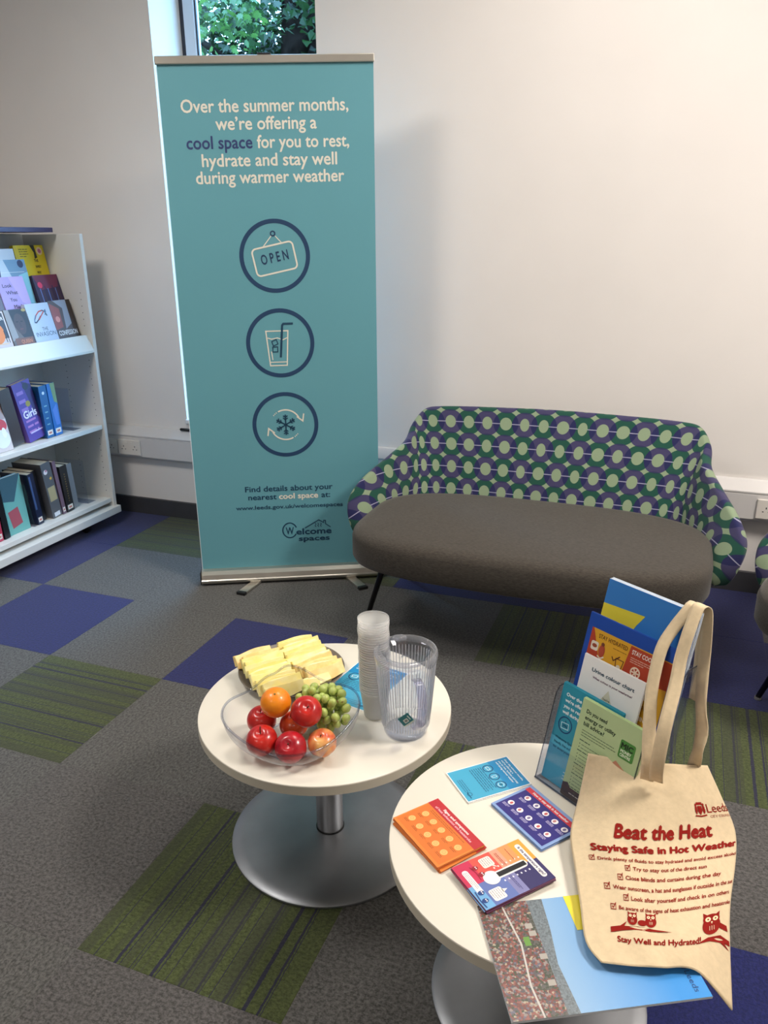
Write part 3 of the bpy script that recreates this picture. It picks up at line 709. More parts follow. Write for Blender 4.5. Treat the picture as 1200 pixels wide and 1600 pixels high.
apple(1.830, -1.218, TZ+.042, .0345, M_red, 'red apple with a long thin stalk at the bowl side', (.1, -.35, 1), .026)
apple(1.868, -1.140, TZ+.041, .032, M_red2, 'orange-streaked red apple in the middle beneath the others', (-.1, -.3, 1))
apple(1.8995, -1.216, TZ+.0405, .0345, M_red4, 'crimson apple against the front wall of the bowl', (.1, -.7, .8), .010)
apple(1.956, -1.178, TZ+.040, .0315, M_red3, 'yellow-striped blush apple beside the grapes', (0, -.4, 1), .008)
apple(1.9115, -1.160, TZ+.0975, .0345, M_red, 'dark red apple resting on top of the pile next to the orange', (.35, -.5, .8), .008)
r = root('orange', (1.832, -1.152, TZ+.0985), 'bright orange fruit on top of the apples', 'orange')
g = G(); g.lathe([(max(.0345*math.cos(-PI/2+PI*i/18), .0008), .0335*math.sin(-PI/2+PI*i/18)) for i in range(19)], 32, M=Matrix.Translation((1.832, -1.152, TZ+.0985))); g.build('peel', M_orange, r, smooth=True)
G().lathe([(.0028, 0), (.002, .0012), (.0005, .0014)], 8, M=Matrix.Translation((1.838, -1.165, TZ+.0985+.0305)) @ Matrix.Rotation(.45, 4, 'X')).build('stem_button', mat('orange_button', (120, 110, 40), .8), r)
# grapes
M_grape = bpy.data.materials.new('grape_skin'); M_grape.use_nodes = True; _p = M_grape.node_tree.nodes['Principled BSDF']
_p.inputs['Base Color'].default_value = (*lin((176, 192, 104)), 1); _p.inputs['Roughness'].default_value = .3; _p.inputs['Subsurface Weight'].default_value = .35; _p.inputs['Subsurface Radius'].default_value = (.008, .01, .003); _p.inputs['Coat Weight'].default_value = .15
gr = root('grape_bunch', (1.925, -1.07, TZ+.03), 'bunch of green grapes heaped over one side of the bowl', 'grapes')
gme = None; pts = []; tr = random.Random(11); tries = 0
AP = [(1.9115, -1.160, TZ+.0975, .0345), (1.868, -1.140, TZ+.041, .032), (1.956, -1.178, TZ+.040, .0315)]
while len(pts) < 78 and tries < 20000:
    tries += 1
    a, b, c = tr.uniform(-1, 1), tr.uniform(-1, 1), tr.uniform(-1, 1)
    if a*a+b*b+c*c > 1: continue
    q = Vector((1.918, -1.078, TZ+.062)) + Vector((a*.072, b*.050, c*.048))
    d = Vector((q.x-BX, q.y-BY)); zz = q.z-TZ
    if zz < .014: continue
    lim = .070+.066*math.sin(min(1, max(0, zz/.075))**.55*PI/2)-.012
    if d.length > lim: continue
    if any((q-Vector(u)).length < .0168 for u in pts) or any((q-Vector(u[:3])).length < u[3]+.0095 for u in AP): continue
    pts.append(tuple(q))
for k, q in enumerate(pts):
    if gme is None:
        gg = G(); gg.lathe([(max(.0096*math.cos(-PI/2+PI*i/10), .0003), .0108*math.sin(-PI/2+PI*i/10)) for i in range(11)], 16); o = gg.build('grape', M_grape, gr, smooth=True, origin=(0, 0, 0)); gme = o.data
    else: o = bpy.data.objects.new('grape', gme); COL.objects.link(o); o.parent = gr
    o.location = Vector(q)-Vector(gr.location); o.rotation_euler = (tr.uniform(-1, 1), tr.uniform(-1, 1), 0)
G().tube([(1.905, -1.06, TZ+.06), (1.94, -1.075, TZ+.085), (1.965, -1.09, TZ+.083)], [.0018, .0022, .002], 6).tube([(1.94, -1.075, TZ+.085), (1.95, -1.05, TZ+.10)], .0012, 6).tube([(1.955, -1.085, TZ+.085), (1.972, -1.098, TZ+.098)], .0012, 6).build('stalk', mat('grape_stalk', (140, 116, 60), .8), gr)

# leaflet under the cups
LO = Vector((1.838, -.958, TZ))
def flat_frame(O, U): return frame(O, U, N=(0, 0, 1))
M_paper = mat('white_paper', (240, 240, 238), .6)
def leaflet_design(P, W, H, k=1.0):
    """blue cool-space leaflet: headline, three ringed signs, body text"""
    P.rect(.003*k, .003*k, W-.003*k, H-.003*k, (66, 164, 200), 0)
    P.rect(.003*k, H*.66, W-.003*k, H-.003*k, (20, 134, 190), .5)
    for i, t in enumerate(('Over the summer months,', "we're offering a", 'you to rest, hydrate and stay', 'well during warmer weather')):
        P.text(t, W*.09, H*(.915-.048*i), W*(.09+.8*(.95, .6, 1.0, .92)[i]), H*.027, (235, 245, 248), 2, .02)
    for i in range(3):
        cx = W*(.22+.28*i); P.ring(cx, H*.60, W*.105, W*.022, (20, 74, 120), 2, n=28)
        if i == 0: P.stroke(rot2([(-.05*W, -.03*W), (.05*W, -.03*W), (.05*W, .03*W), (-.05*W, .03*W)], .15, cx, H*.6), W*.012, (220, 236, 240), 2, closed=True)
        elif i == 1: P.stroke([(cx-.03*W, H*.6+.05*W), (cx+.03*W, H*.6+.05*W), (cx+.024*W, H*.6-.055*W), (cx-.024*W, H*.6-.055*W)], W*.01, (220, 236, 240), 2, closed=True)
        else:
            P.ring(cx, H*.60, W*.06, W*.012, (220, 236, 240), 2, 20, 160, n=12); P.ring(cx, H*.60, W*.06, W*.012, (220, 236, 240), 2, 200, 340, n=12); P.disc(cx, H*.6, W*.028, (20, 100, 130), 2, n=12)
    P.lines(W*.12, H*.50, W*.88, 6, H*.034, H*.011, (28, 92, 128), 2, 5)
    P.lines(W*.32, H*.13, W*.74, 3, H*.032, H*.008, (36, 96, 130), 2, 8)
    P.ring(W*.80, H*.10, W*.05, W*.012, (28, 92, 128), 2, n=16); P.stroke([(W*.72, H*.085), (W*.92, H*.085)], W*.02, (28, 92, 128), 2)
def sheet_thing(name, M, W, H, t, mt, label, cat, group=None, corner=0):
    """one sheet or booklet; local x, y in its plane, z its thickness"""
    g = G()
    g.box(0, 0, 0, W, H, t)
    o = g.build(name, mt); o.matrix_world = M; tag(o, label, cat, group); return o
def printed(o, M, t):
    return Print(lambda x, y, h: Vector((x, y, t+h)), .00018, .00022)
M1 = flat_frame(LO, (.985, -.17, 0))
o = sheet_thing('leaflet', M1, .148, .205, .0012, M_paper, 'blue leaflet half hidden beneath the stack of cups', 'leaflet')
P = printed(o, M1, .0012); leaflet_design(P, .148, .205); P.build(o)

# stack of cups
CXY = (2.004, -.986)
cup_me = None
for k in range(31):
    z0 = TZ+.0015+.0061*k
    if cup_me is None:
        g = G(); g.lathe([(.0245, .001), (.0262, .003), (.0345, .066), (.0352, .071), (.0366, .0722), (.0366, .0740), (.0352, .0746), (.0340, .0725), (.0255, .0045), (.0235, .0028)], 40, cap0=True, cap1=True)
        o = g.build('plastic_cup', M_cup, smooth=True); cup_me = o.data
    else: o = bpy.data.objects.new('plastic_cup', cup_me); COL.objects.link(o)
    o.location = (CXY[0]-.00006*k, CXY[1], z0); o.rotation_euler = (0, -.0004*k, k)
    lb = ORD[30-k]+' clear plastic cup from the top of the nested stack'
    if k == 0: lb = 'lowest clear plastic cup, standing on the table under the stack'
    if k == 30: lb = 'topmost clear plastic cup with its open mouth showing'
    tag(o, lb, 'cup', 'nested plastic cups')

# water jug
JX, JY = 2.092, -1.018
r = root('water_jug', (JX, JY, TZ), 'clear ribbed plastic jug with lid, three quarters full of water', 'jug')
def jug_r(z): # z above table
    return .0525+.0165*min(1, z/.19) if z > .02 else .046+.0065*(z/.02)**.6
g = G(); NR = 144; rows = []
for z in (.001, .004, .010, .018, .028, .06, .10, .14, .18, .190, .198):
    rows.append([(JX+(jug_r(z)+(.0009*math.cos(48*2*PI*k/NR) if .02 < z < .185 else 0))*math.cos(2*PI*k/NR), JY+(jug_r(z)+(.0009*math.cos(48*2*PI*k/NR) if .02 < z < .185 else 0))*math.sin(2*PI*k/NR), TZ+z) for k in range(NR+1)])
g.sheet(rows); g.build('jug_body', M_clear, r, smooth=True)
M_jin = clear('jug_inner', edge=(.62, .66, .78), edge_amt=.7, milk=.05)
M_rib = clear('jug_rib', tint=(.98, .98, 1.0), edge=(.80, .82, .90), edge_amt=.6, milk=.34, gloss=1.5)
g = G()
for k in range(56):
    a = 2*PI*k/56; ca, sa = math.cos(a), math.sin(a)
    g.tube([(JX+(jug_r(z)-.0004)*ca, JY+(jug_r(z)-.0004)*sa, TZ+z) for z in (.026, .09, .14, .186)], .00125, 5)
o = g.build('rib', M_rib, r, smooth=True); o['kind'] = 'stuff'
g = G(); NR = 96; rows = []
for z in (.012, .018, .03, .08, .14, .197): rows.append([(JX+(jug_r(z)-.0032)*math.cos(2*PI*k/NR), JY+(jug_r(z)-.0032)*math.sin(2*PI*k/NR), TZ+z) for k in range(NR+1)])
g.sheet(rows); g.build('jug_lining', M_jin, r, smooth=True)
M_jrim = clear('jug_rim', tint=(.91, .92, .96), edge=(.66, .68, .78), edge_amt=.7, milk=.14)
G().lathe([(.02, .0005), (.045, .0005), (.046, .006), (.04, .0095), (.012, .0105)], 48, M=place(JX, JY)).build('jug_bottom', M_jrim, r, smooth=True)
G().lathe([(.0690, .193), (.0715, .195), (.0725, .201), (.0715, .208), (.0695, .211), (.0665, .212), (.0640, .209), (.0635, .200)], 72, M=place(JX, JY), cap0=False, cap1=False).build('lid_rim', M_jrim, r, smooth='auto')
G().lathe([(.0645, .208), (.060, .209), (.0540, .208), (.046, .200), (.044, .188), (.03, .184), (.012, .186), (.010, .192), (.005, .193)], 64, M=place(JX, JY), cap0=False).build('lid', M_clear, r, smooth='auto')
hd = Vector((-.55, .80, 0)).normalized()
G().tube([Vector((JX, JY, TZ+.209))+hd*.055+Vector((-hd.y, hd.x, 0))*a for a in (-.016, 0, .016)], .005, 8).tube([Vector((JX, JY, TZ+.2095))+hd*(.057+.014*math.sin(a))+Vector((-hd.y, hd.x, 0))*.014*math.cos(a) for a in [PI*i/10 for i in range(11)]], .0022, 8).build('lid_tab', M_jrim, r, smooth=True)
hh = Vector((.62, -.78, 0)).normalized(); hs = Vector((-hh.y, hh.x, 0))
def handle(pts, wd, th):
    rows = []
    for rr, z in pts:
        c = Vector((JX, JY, TZ+z))+hh*rr
        rows.append([c+hs*wd*a+Vector((0, 0, 0))+hh*b for a, b in ((-1, -th), (-1, th), (-.5, th*1.3), (.5, th*1.3), (1, th), (1, -th), (0, -th*.6), (-1, -th))])
    return G().sheet(rows)
handle([(.064, .172), (.075, .176), (.092, .174), (.103, .160), (.108, .135), (.106, .105), (.098, .078), (.084, .060), (.070, .052), (.060, .052)], .0095, .0038).build('handle', clear('jug_handle', tint=(.80, .80, .90), edge=(.42, .42, .58), edge_amt=1.0, milk=.05), r, smooth=True)
WZ = .128
g = G(); rows = []
for z in (.013, .02, .03, .08, WZ): rows.append([(JX+(jug_r(z)-.0036)*math.cos(2*PI*k/64), JY+(jug_r(z)-.0036)*math.sin(2*PI*k/64), TZ+z) for k in range(65)])
g.sheet(rows); rr = jug_r(WZ)-.0036; g.add([(JX+rr*math.cos(2*PI*k/64), JY+rr*math.sin(2*PI*k/64), TZ+WZ) for k in range(64)], [tuple(range(64))])
wt = g.build('water', M_water, smooth='auto', origin=(JX, JY, TZ+.013)); tag(wt, 'clear water filling the lower part of the ribbed jug', 'water')
# teal paper tag held against the jug
td = Vector((.35, -.94, 0)).normalized(); ts = Vector((-td.y, td.x, 0)); tc_ = Vector((JX, JY, TZ+.072))+td*.0655
Mt = mat_from((ts, Vector((0, 0, 1)), td), tc_) @ Matrix.Rotation(math.radians(38), 4, 'Z')
rt_ = root('tea_tag', tc_, 'small teal square tea bag tag hanging against the jug', 'tag')
G().box(-.0135, -.0135, -.0004, .0135, .0135, .0004, M=Mt).build('card', mat('tag_teal', (22, 106, 112), .5), rt_)
P = Print(lambda x, y, h: Mt @ Vector((x, y, .0004+h)), .0002, .0002)
P.rect(-.0135, -.0135, .0135, -.0095, (190, 200, 190), 0); P.rect(-.0065, -.006, .004, .004, (196, 204, 198), 1); P.rect(-.0045, -.004, .002, .002, (110, 120, 118), 2); P.rect(.007, -.004, .010, .008, (180, 200, 196), 1)
P.build(rt_, 'tag_print')
G().tube([tc_+ts*.012+Vector((0, 0, .010)), tc_+ts*.022+Vector((0, 0, .03)), Vector((JX, JY, TZ+.10))+td*.062+ts*.034, Vector((JX, JY, TZ+.19))+td*.058+ts*.042, Vector((JX, JY, TZ+.2125))+td*.052+ts*.044], .0005, 5).build('string', mat('string', (225, 222, 210), .8), rt_)

# scrap of clear tape under the rim
r = root('tape_scrap', (1.745, -1.20, TZ-.028), 'crumpled scrap of clear tape hanging under the fruit table rim', 'tape')
rows = []
for i in range(9): rows.append([(1.72+.008*i+.002*math.sin(i*2.1), -1.212-.004*i*.6+.006*j*.3, TZ-.0275-.006*j+.003*math.sin(i*1.7+j)) for j in range(4)])
G().sheet(rows).build('tape_film', clear('tape', tint=(.8, .82, .84), edge=(.5, .5, .55), edge_amt=.8, milk=.12), r, smooth=False)

# ------------------------------------------------------------------ cards on the second table
def card_pile(TL, U, W, H, n, t, z0, face, edge, labels, group, design, skew=None, seed=1):
    rg = random.Random(seed); U = Vector((U[0], U[1], 0)).normalized(); V = Vector((-U.y, U.x, 0))
    for k in range(n):
        top = (k == n-1)
        off = (U*rg.uniform(-.0012, .0012)+V*rg.uniform(-.0012, .0012)) if not top else Vector((0, 0, 0))
        if skew and k in skew: off = off + U*skew[k][0]+V*skew[k][1]; a = math.radians(skew[k][2])
        else: a = math.radians(rg.uniform(-.5, .5)) if not top else 0
        O = Vector((TL[0], TL[1], z0+k*(t+.0001)))-V*H+off
        M = frame(O, U, V) @ Matrix.Rotation(a, 4, 'Z')
        o = sheet_thing('information_card', M, W, H, t, edge, labels[0] if top else ORD[n-2-k]+' '+labels[1], 'card', group)
        if top or (skew and k in skew):
            P = printed(o, M, t); design(P, W, H); P.build(o)
def d_blue(P, W, H):
    leaflet_design(P, W, H, .7)
def d_navy(P, W, H):
    P.rect(0, 0, W, H, (132, 160, 208), 0); P.rect(.006, .006, W-.006, H-.020, (42, 34, 118), 1); P.rect(.004, H-.020, W, H-.0075, (206, 48, 62), 1)
    P.text('How to stay safe in hot weather', .022, H-.0165, W-.026, .0058, (242, 236, 240), 2, .03)
    for i in range(10):
        row = i // 5; c = .016+.0262*(i % 5)+(.004 if row else .0); cy = H-.034-.036*row
        if row == 0: c += .012
        P.disc(c, cy, .0068, (238, 232, 236), 2, n=20); P.disc(c+.001*(i % 3-1), cy, .0030, ((190, 120, 120), (120, 110, 150), (200, 90, 90))[i % 3], 3, ry=.0042, n=10); P.lines(c-.010, cy-.0105, c+.009, 3, .0024, .0011, (196, 190, 226), 2, i)
def d_orange(P, W, H):
    P.rect(0, 0, W, H, (226, 130, 52), 0); P.rect(0, H-.024, W, H, (186, 40, 50), 1); P.rect(.004, .006, W-.004, H-.025, (222, 116, 46), 1)
    P.text('Signs and symptoms', .034, H-.0115, W-.036, .0052, (250, 226, 222), 2, .04); P.text('of heat exhaustion and heatstroke', .018, H-.0195, W-.018, .0052, (250, 190, 200), 2, .02)
    P.lines(.022, H-.030, W-.020, 2, .0038, .0012, (150, 74, 20), 2, 3)
    for i in range(10):
        row = i // 5; c = .018+.0265*(i % 5)+(.006 if row == 0 else .002); cy = H-.046-.029*row
        P.disc(c, cy, .0072, (250, 186, 112), 2, n=22); P.ring(c, cy, .0034, .0008, (206, 150, 100), 3, n=12); P.lines(c-.009, cy-.0105, c+.008, 2, .0028, .0011, (150, 74, 20), 2, i)
def d_temp(P, W, H):
    # bands run down the card; thermometer in the middle, page upright along +y
    P.rect(0, 0, W*.5, H, (214, 60, 72), 0); P.rect(W*.5, 0, W, H, (108, 128, 190), 0)
    P.rect(0, H*.82, W*.5, H, (243, 160, 60), 1); P.rect(0, H*.66, W*.5, H*.82, (244, 150, 92), 1); P.rect(0, H*.54, W*.5, H*.66, (240, 158, 130), 1); P.rect(0, H*.24, W*.5, H*.54, (222, 84, 72), 1); P.rect(0, 0, W*.5, H*.24, (200, 44, 84), 1)
    P.rect(W*.5, H*.62, W, H, (48, 42, 96), 1); P.rect(W*.5, H*.47, W, H*.62, (128, 128, 176), 1); P.rect(W*.5, H*.14, W, H*.47, (98, 116, 178), 1); P.rect(W*.5, 0, W, H*.14, (112, 170, 216), 1)
    P.rect(.010, H-.019, W-.010, H-.008, (242, 238, 232), 3, r=.0052); P.text('Is the temperature right?', .017, H-.0158, W-.014, .0056, (70, 64, 110), 4, .03)
    P.rect(W*.5-.0085, H*.36, W*.5+.0085, H*.85, (242, 240, 234), 3, r=.008); P.disc(W*.5, H*.335, .0155, (242, 240, 234), 4)
    P.rect(W*.5-.0052, H*.42, W*.5+.0052, H*.83, (16, 16, 20), 5)
    for k in range(7): P.rect(W*.5-.018, H*(.44+.06*k), W*.5-.0145, H*(.44+.06*k)+.0028, (244, 226, 214), 3); P.rect(W*.5+.0145, H*(.44+.06*k), W*.5+.018, H*(.44+.06*k)+.0028, (226, 226, 238), 3)
    P.rect(W*.07, H*.34, W*.29, H*.50, (244, 230, 220), 3, r=.004); P.poly([(W*.28, H*.47), (W*.35, H*.50), (W*.28, H*.43)], (244, 230, 220), 3); P.lines(W*.09, H*.47, W*.27, 5, .0042, .001, (150, 130, 140), 4, 2)
    P.rect(W*.70, H*.17, W*.94, H*.34, (240, 236, 232), 3, r=.004); P.poly([(W*.76, H*.33), (W*.80, H*.40), (W*.84, H*.33)], (240, 236, 232), 3); P.lines(W*.72, H*.30, W*.92, 5, .0042, .001, (150, 130, 140), 4, 4)
    P.rect(W*.16, H*.055, W*.70, H*.135, (240, 232, 232), 3, r=.0055); P.lines(W*.2, H*.11, W*.6, 3, .003, .0008, (150, 130, 140), 4, 6)
    for q, c in (((W*.20, H*.24), (150, 24, 44)), ((W*.36, H*.26), (150, 24, 44)), ((W*.68, H*.09), (26, 62, 128)), ((W*.84, H*.07), (26, 62, 128))):
        P.disc(q[0], q[1], .0050, c, 4, ry=.0062, n=14); P.disc(q[0]-.0018, q[1]+.002, .0014, (240, 232, 230), 5, n=8); P.disc(q[0]+.0018, q[1]+.002, .0014, (240, 232, 230), 5, n=8)
    P.stroke([(W*.14, H*.19), (W*.3, H*.215), (W*.46, H*.205)], .0016, (150, 24, 44), 4); P.stroke([(W*.62, H*.035), (W*.8, H*.02), (W*.97, H*.03)], .0022, (26, 62, 128), 4)
    P.lines(W*.08, H*.74, W*.4, 1, .003, .0012, (170, 90, 60), 3, 9); P.lines(W*.08, H*.60, W*.42, 2, .003, .0011, (160, 70, 60), 3, 10); P.lines(W*.6, H*.55, W*.95, 2, .003, .0011, (70, 70, 130), 3, 11)
E_white = M_paper; E_blue = mat('card_edge_blue', (128, 156, 204), .5); E_or = mat('card_edge_orange', (214, 120, 60), .5); E_red = mat('card_edge_plum', (120, 70, 100), .5)
Z0 = TZ+.0003
card_pile((2.332, -1.037), (2.399-2.332, -1.109+1.037), .100, .148, 3, .0010, Z0, None, E_white, ('sky blue cool-space card on top of its pile with three ringed signs', 'white-edged card below the sky blue card on top'), 'sky blue cards', d_blue, seed=2)
card_pile((2.401, -1.117), (.787, -.617), .148, .105, 5, .0011, Z0, None, E_blue, ('navy card with a red title strip and ten round icons', 'pale-blue-edged card below the navy card on top'), 'navy cards', d_navy, seed=3)
card_pile((2.234, -1.228), (.788, -.616), .150, .106, 9, .00105, Z0, None, E_or, ('orange card with a red title band, topmost of its two-tier pile', 'card below the orange and red card on top'), 'orange cards', d_orange, skew={k: (.006, -.003, 2.2) for k in range(4)}, seed=4)
card_pile((2.408, -1.287), (.757, -.654), .1065, .148, 7, .0011, Z0+.0046, None, E_red, ('room temperature card with a black thermometer strip, topmost of its pile', 'card below the room temperature card on top'), 'room temperature cards', d_temp, skew={3: (-.002, -.002, -1.0)}, seed=5)

# big brochure lying under the bag
BL = Vector((2.472, -1.642, 0)); BV = Vector((.883, .47, 0)).normalized(); BU = Vector((BV.y, -BV.x, 0))
W_, H_ = .210, .307
M_bfr = frame(BL - BU*W_*1.0 + Vector((0, 0, TZ+.0004)) + BU*.0, BU, BV)
def brochure_city():
    m = bpy.data.materials.new('brochure_city_photo'); m.use_nodes = True; b = NB(m); pr = m.node_tree.nodes['Principled BSDF']; pr.inputs['Roughness'].default_value = .3
    tc = b.n('ShaderNodeTexCoord'); v = b.n('ShaderNodeTexVoronoi'); v.inputs['Scale'].default_value = 300; v.inputs['Randomness'].default_value = .9; b.L(tc.outputs['Object'], v.inputs['Vector'])
    sp = b.n('ShaderNodeSeparateColor'); b.L(v.outputs['Color'], sp.inputs[0])
    rp = b.n('ShaderNodeValToRGB'); rp.color_ramp.interpolation = 'CONSTANT'; E = rp.color_ramp.elements
    cols = [(0, (124, 72, 64)), (.2, (158, 98, 86)), (.34, (96, 92, 96)), (.5, (160, 150, 144)), (.62, (70, 84, 60)), (.74, (140, 80, 72)), (.86, (112, 110, 130)), (.94, (190, 176, 150))]
    E[0].color = (*lin(cols[0][1]), 1); E[1].position = cols[1][0]; E[1].color = (*lin(cols[1][1]), 1)
    for p_, c_ in cols[2:]: e = E.new(p_); e.color = (*lin(c_), 1)
    b.L(sp.outputs[0], rp.inputs[0])
    n = b.n('ShaderNodeTexNoise'); n.inputs['Scale'].default_value = 26; n.inputs['Detail'].default_value = 3; b.L(tc.outputs['Object'], n.inputs['Vector'])
    s2 = b.n('ShaderNodeSeparateXYZ'); b.L(tc.outputs['Object'], s2.inputs[0])
    gr_ = b.m('GREATER_THAN', b.m('ADD', n.outputs['Fac'], b.m('MULTIPLY', b.m('SUBTRACT', s2.outputs[1], .05), 3.5)), .60)
    col = b.mix(gr_, rp.outputs[0], lin((98, 96, 92)))
    n3 = b.n('ShaderNodeTexNoise'); n3.inputs['Scale'].default_value = 300; b.L(tc.outputs['Object'], n3.inputs['Vector'])
    col = b.mix(b.m('MULTIPLY', gr_, b.m('GREATER_THAN', n3.outputs['Fac'], .52)), col, lin((60, 78, 52)))
    col = b.mix(b.m('MULTIPLY', n3.outputs['Fac'], .5), col, lin((70, 62, 66)))
    b.L(col, pr.inputs['Base Color']); return m
def sky_print(name, c0, c1, axis=1, span=.3):
    m = bpy.data.materials.new(name); m.use_nodes = True; b = NB(m); pr = m.node_tree.nodes['Principled BSDF']; pr.inputs['Roughness'].default_value = .22
    tc = b.n('ShaderNodeTexCoord'); s2 = b.n('ShaderNodeSeparateXYZ'); b.L(tc.outputs['Object'], s2.inputs[0])
    b.L(b.mix(b.m('MINIMUM', b.m('DIVIDE', s2.outputs[axis], span), 1.0), lin(c0), lin(c1)), pr.inputs['Base Color']); return m
M_city = brochure_city(); M_skyp = sky_print('brochure_sky_photo', (176, 200, 214), (72, 150, 222), 1, .26)
def d_brochure(P, W, H, part=False):
    if not part:
        P.rect(0, 0, W, H, M_skyp, 0)
        P.rect(0, 0, W, .085, M_city, 1); P.poly([(0, .085), (W, .085), (W, .104), (W*.6, .098), (W*.3, .107), (0, .112)], mat('ink_far_town', (112, 122, 128), .3, noise=.35, nscale=350), 1)
        P.stroke([(0, .040), (W*.4, .052), (W*.75, .045), (W, .05)], .003, (196, 192, 186), 2)
        for q in ((W*.22, .068), (W*.29, .070), (W*.5, .074), (W*.72, .072)): P.rect(q[0], q[1], q[0]+.010, q[1]+.012, (170, 164, 156), 2)
        P.rect(W*.34, .058, W*.42, .068, (104, 150, 66), 2)
    else: P.rect(0, 0, W, H, (50, 128, 206), 0)
    P.poly([(0, .168), (.128 if part else .07, .150 if part else .168), (.135 if part else .07, .20), (0, .222)] if part else [(0, .150), (.07, .150), (.07, .205), (0, .205)], (236, 218, 60), 3)
    if not part:
        P.lines(.012, .190, .058, 2, .006, .002, (70, 70, 60), 4, 3)
        P.text('Leeds', W-.046, H-.022, W-.010, .0085, (36, 74, 130), 3, .0); P.disc(W-.053, H-.018, .0045, (60, 80, 130), 3, ry=.0065, n=8)
M_bedge = mat('brochure_paper', (226, 230, 234), .4)
o = sheet_thing('brochure', M_bfr, W_, H_, .0040, M_bedge, 'large glossy brochure with a town photo overhanging the table edge beneath the bag', 'brochure')
P = printed(o, M_bfr, .0040); d_brochure(P, W_, H_); P.build(o)

# ------------------------------------------------------------------ acrylic leaflet holder
A0 = Vector((2.402, -1.081, TZ)); E1 = Vector((.8356, -.5494, 0)).normalized(); N2 = Vector((.5494, .8356, 0)).normalized()
MH = mat_from((E1, N2, Vector((0, 0, 1))), A0)       # local x: width, y: depth away from the viewer, z: up
HW = .217
r = root('leaflet_holder', A0+E1*.1, 'clear acrylic three-tier leaflet holder standing on the table behind the bag', 'leaflet holder')
def plate3(x0, x1, d0, z0, d1, z1, th=.0022):
    g = G(); n_ = Vector((0, z1-z0, -(d1-d0))).normalized()*th
    P4 = [(x0, d0, z0), (x1, d0, z0), (x1, d1, z1), (x0, d1, z1)]
    g.add(P4+[tuple(Vector(q)+n_) for q in P4], [(0, 1, 2, 3), (7, 6, 5, 4), (0, 4, 5, 1), (1, 5, 6, 2), (2, 6, 7, 3), (3, 7, 4, 0)], M=MH)
    return g
tiers = [(.0, .002, .200), (.051, .062, .262), (.108, .116, .300)]
for k, (d, z, top) in enumerate(tiers):
    ft = .085 if k == 0 else .10
    plate3(0, HW, d+.25*z-.25*z, z, d+.25*ft, z+ft).build('front_panel', M_holder, r)
    plate3(0, HW, d, z, d+.034, z-.0).build('tier_floor', M_holder, r)
    for x in (0, HW-.0022):
        g = G(); pr_ = [(d, z), (d+.036, z), (d+.036+.25*(top-z), top), (d+.25*(top-z)-.002+.010, top), (d+.25*(top-z)-.002, top-.012)]
        n = len(pr_); vs = [(xx, a, b) for xx in (x, x+.0022) for a, b in pr_]
        g.add(vs, [tuple(range(n)), tuple(range(2*n-1, n-1, -1))] + [((q+1) % n, q, n+q, n+(q+1) % n) for q in range(n)], M=MH)
        sdp = g.build('side_wall', M_holder, r)
        e = [MH @ Vector((x+.0011, a, b)) for a, b in pr_]
        G().tube([e[0], e[4], e[3], e[2]], .0013, 5).build('wall_edge', M_edge, sdp)
plate3(0, HW, .106, .002, .106+.075, .300).build('back_panel', M_holder, r)
G().box(0, 0, 0, HW, .125, .002, M=MH).build('base_sheet', M_holder, r)
G().tube([MH @ Vector((0, -.001, .002)), MH @ Vector((HW, -.001, .002))], .0018, 6).build('front_edge', M_edge, r)
def stand(name, x0, d, z, W, H, n, t, mt, label, cat, group, design, lean=.25, under=None):
    L = Vector((0, lean, 1)).normalized()
    for k in range(n):        # k = 0 is the rearmost
        dd = d+(n-1-k)*(t+.0002)
        O = MH @ Vector((x0+(.0015 if k % 2 else 0), dd, z)); U = E1; V = (MH.to_3x3() @ L)
        M = frame(O, U, V)
        top = (k == n-1)
        o = sheet_thing(name, M, W, H-(.0 if top else .001*(k % 2)), t, mt, label if top else ORD[n-2-k]+' '+label.split(',')[0]+' copy behind the front one', cat, group)
        if top: P = printed(o, M, t); design(P, W, H); P.build(o)
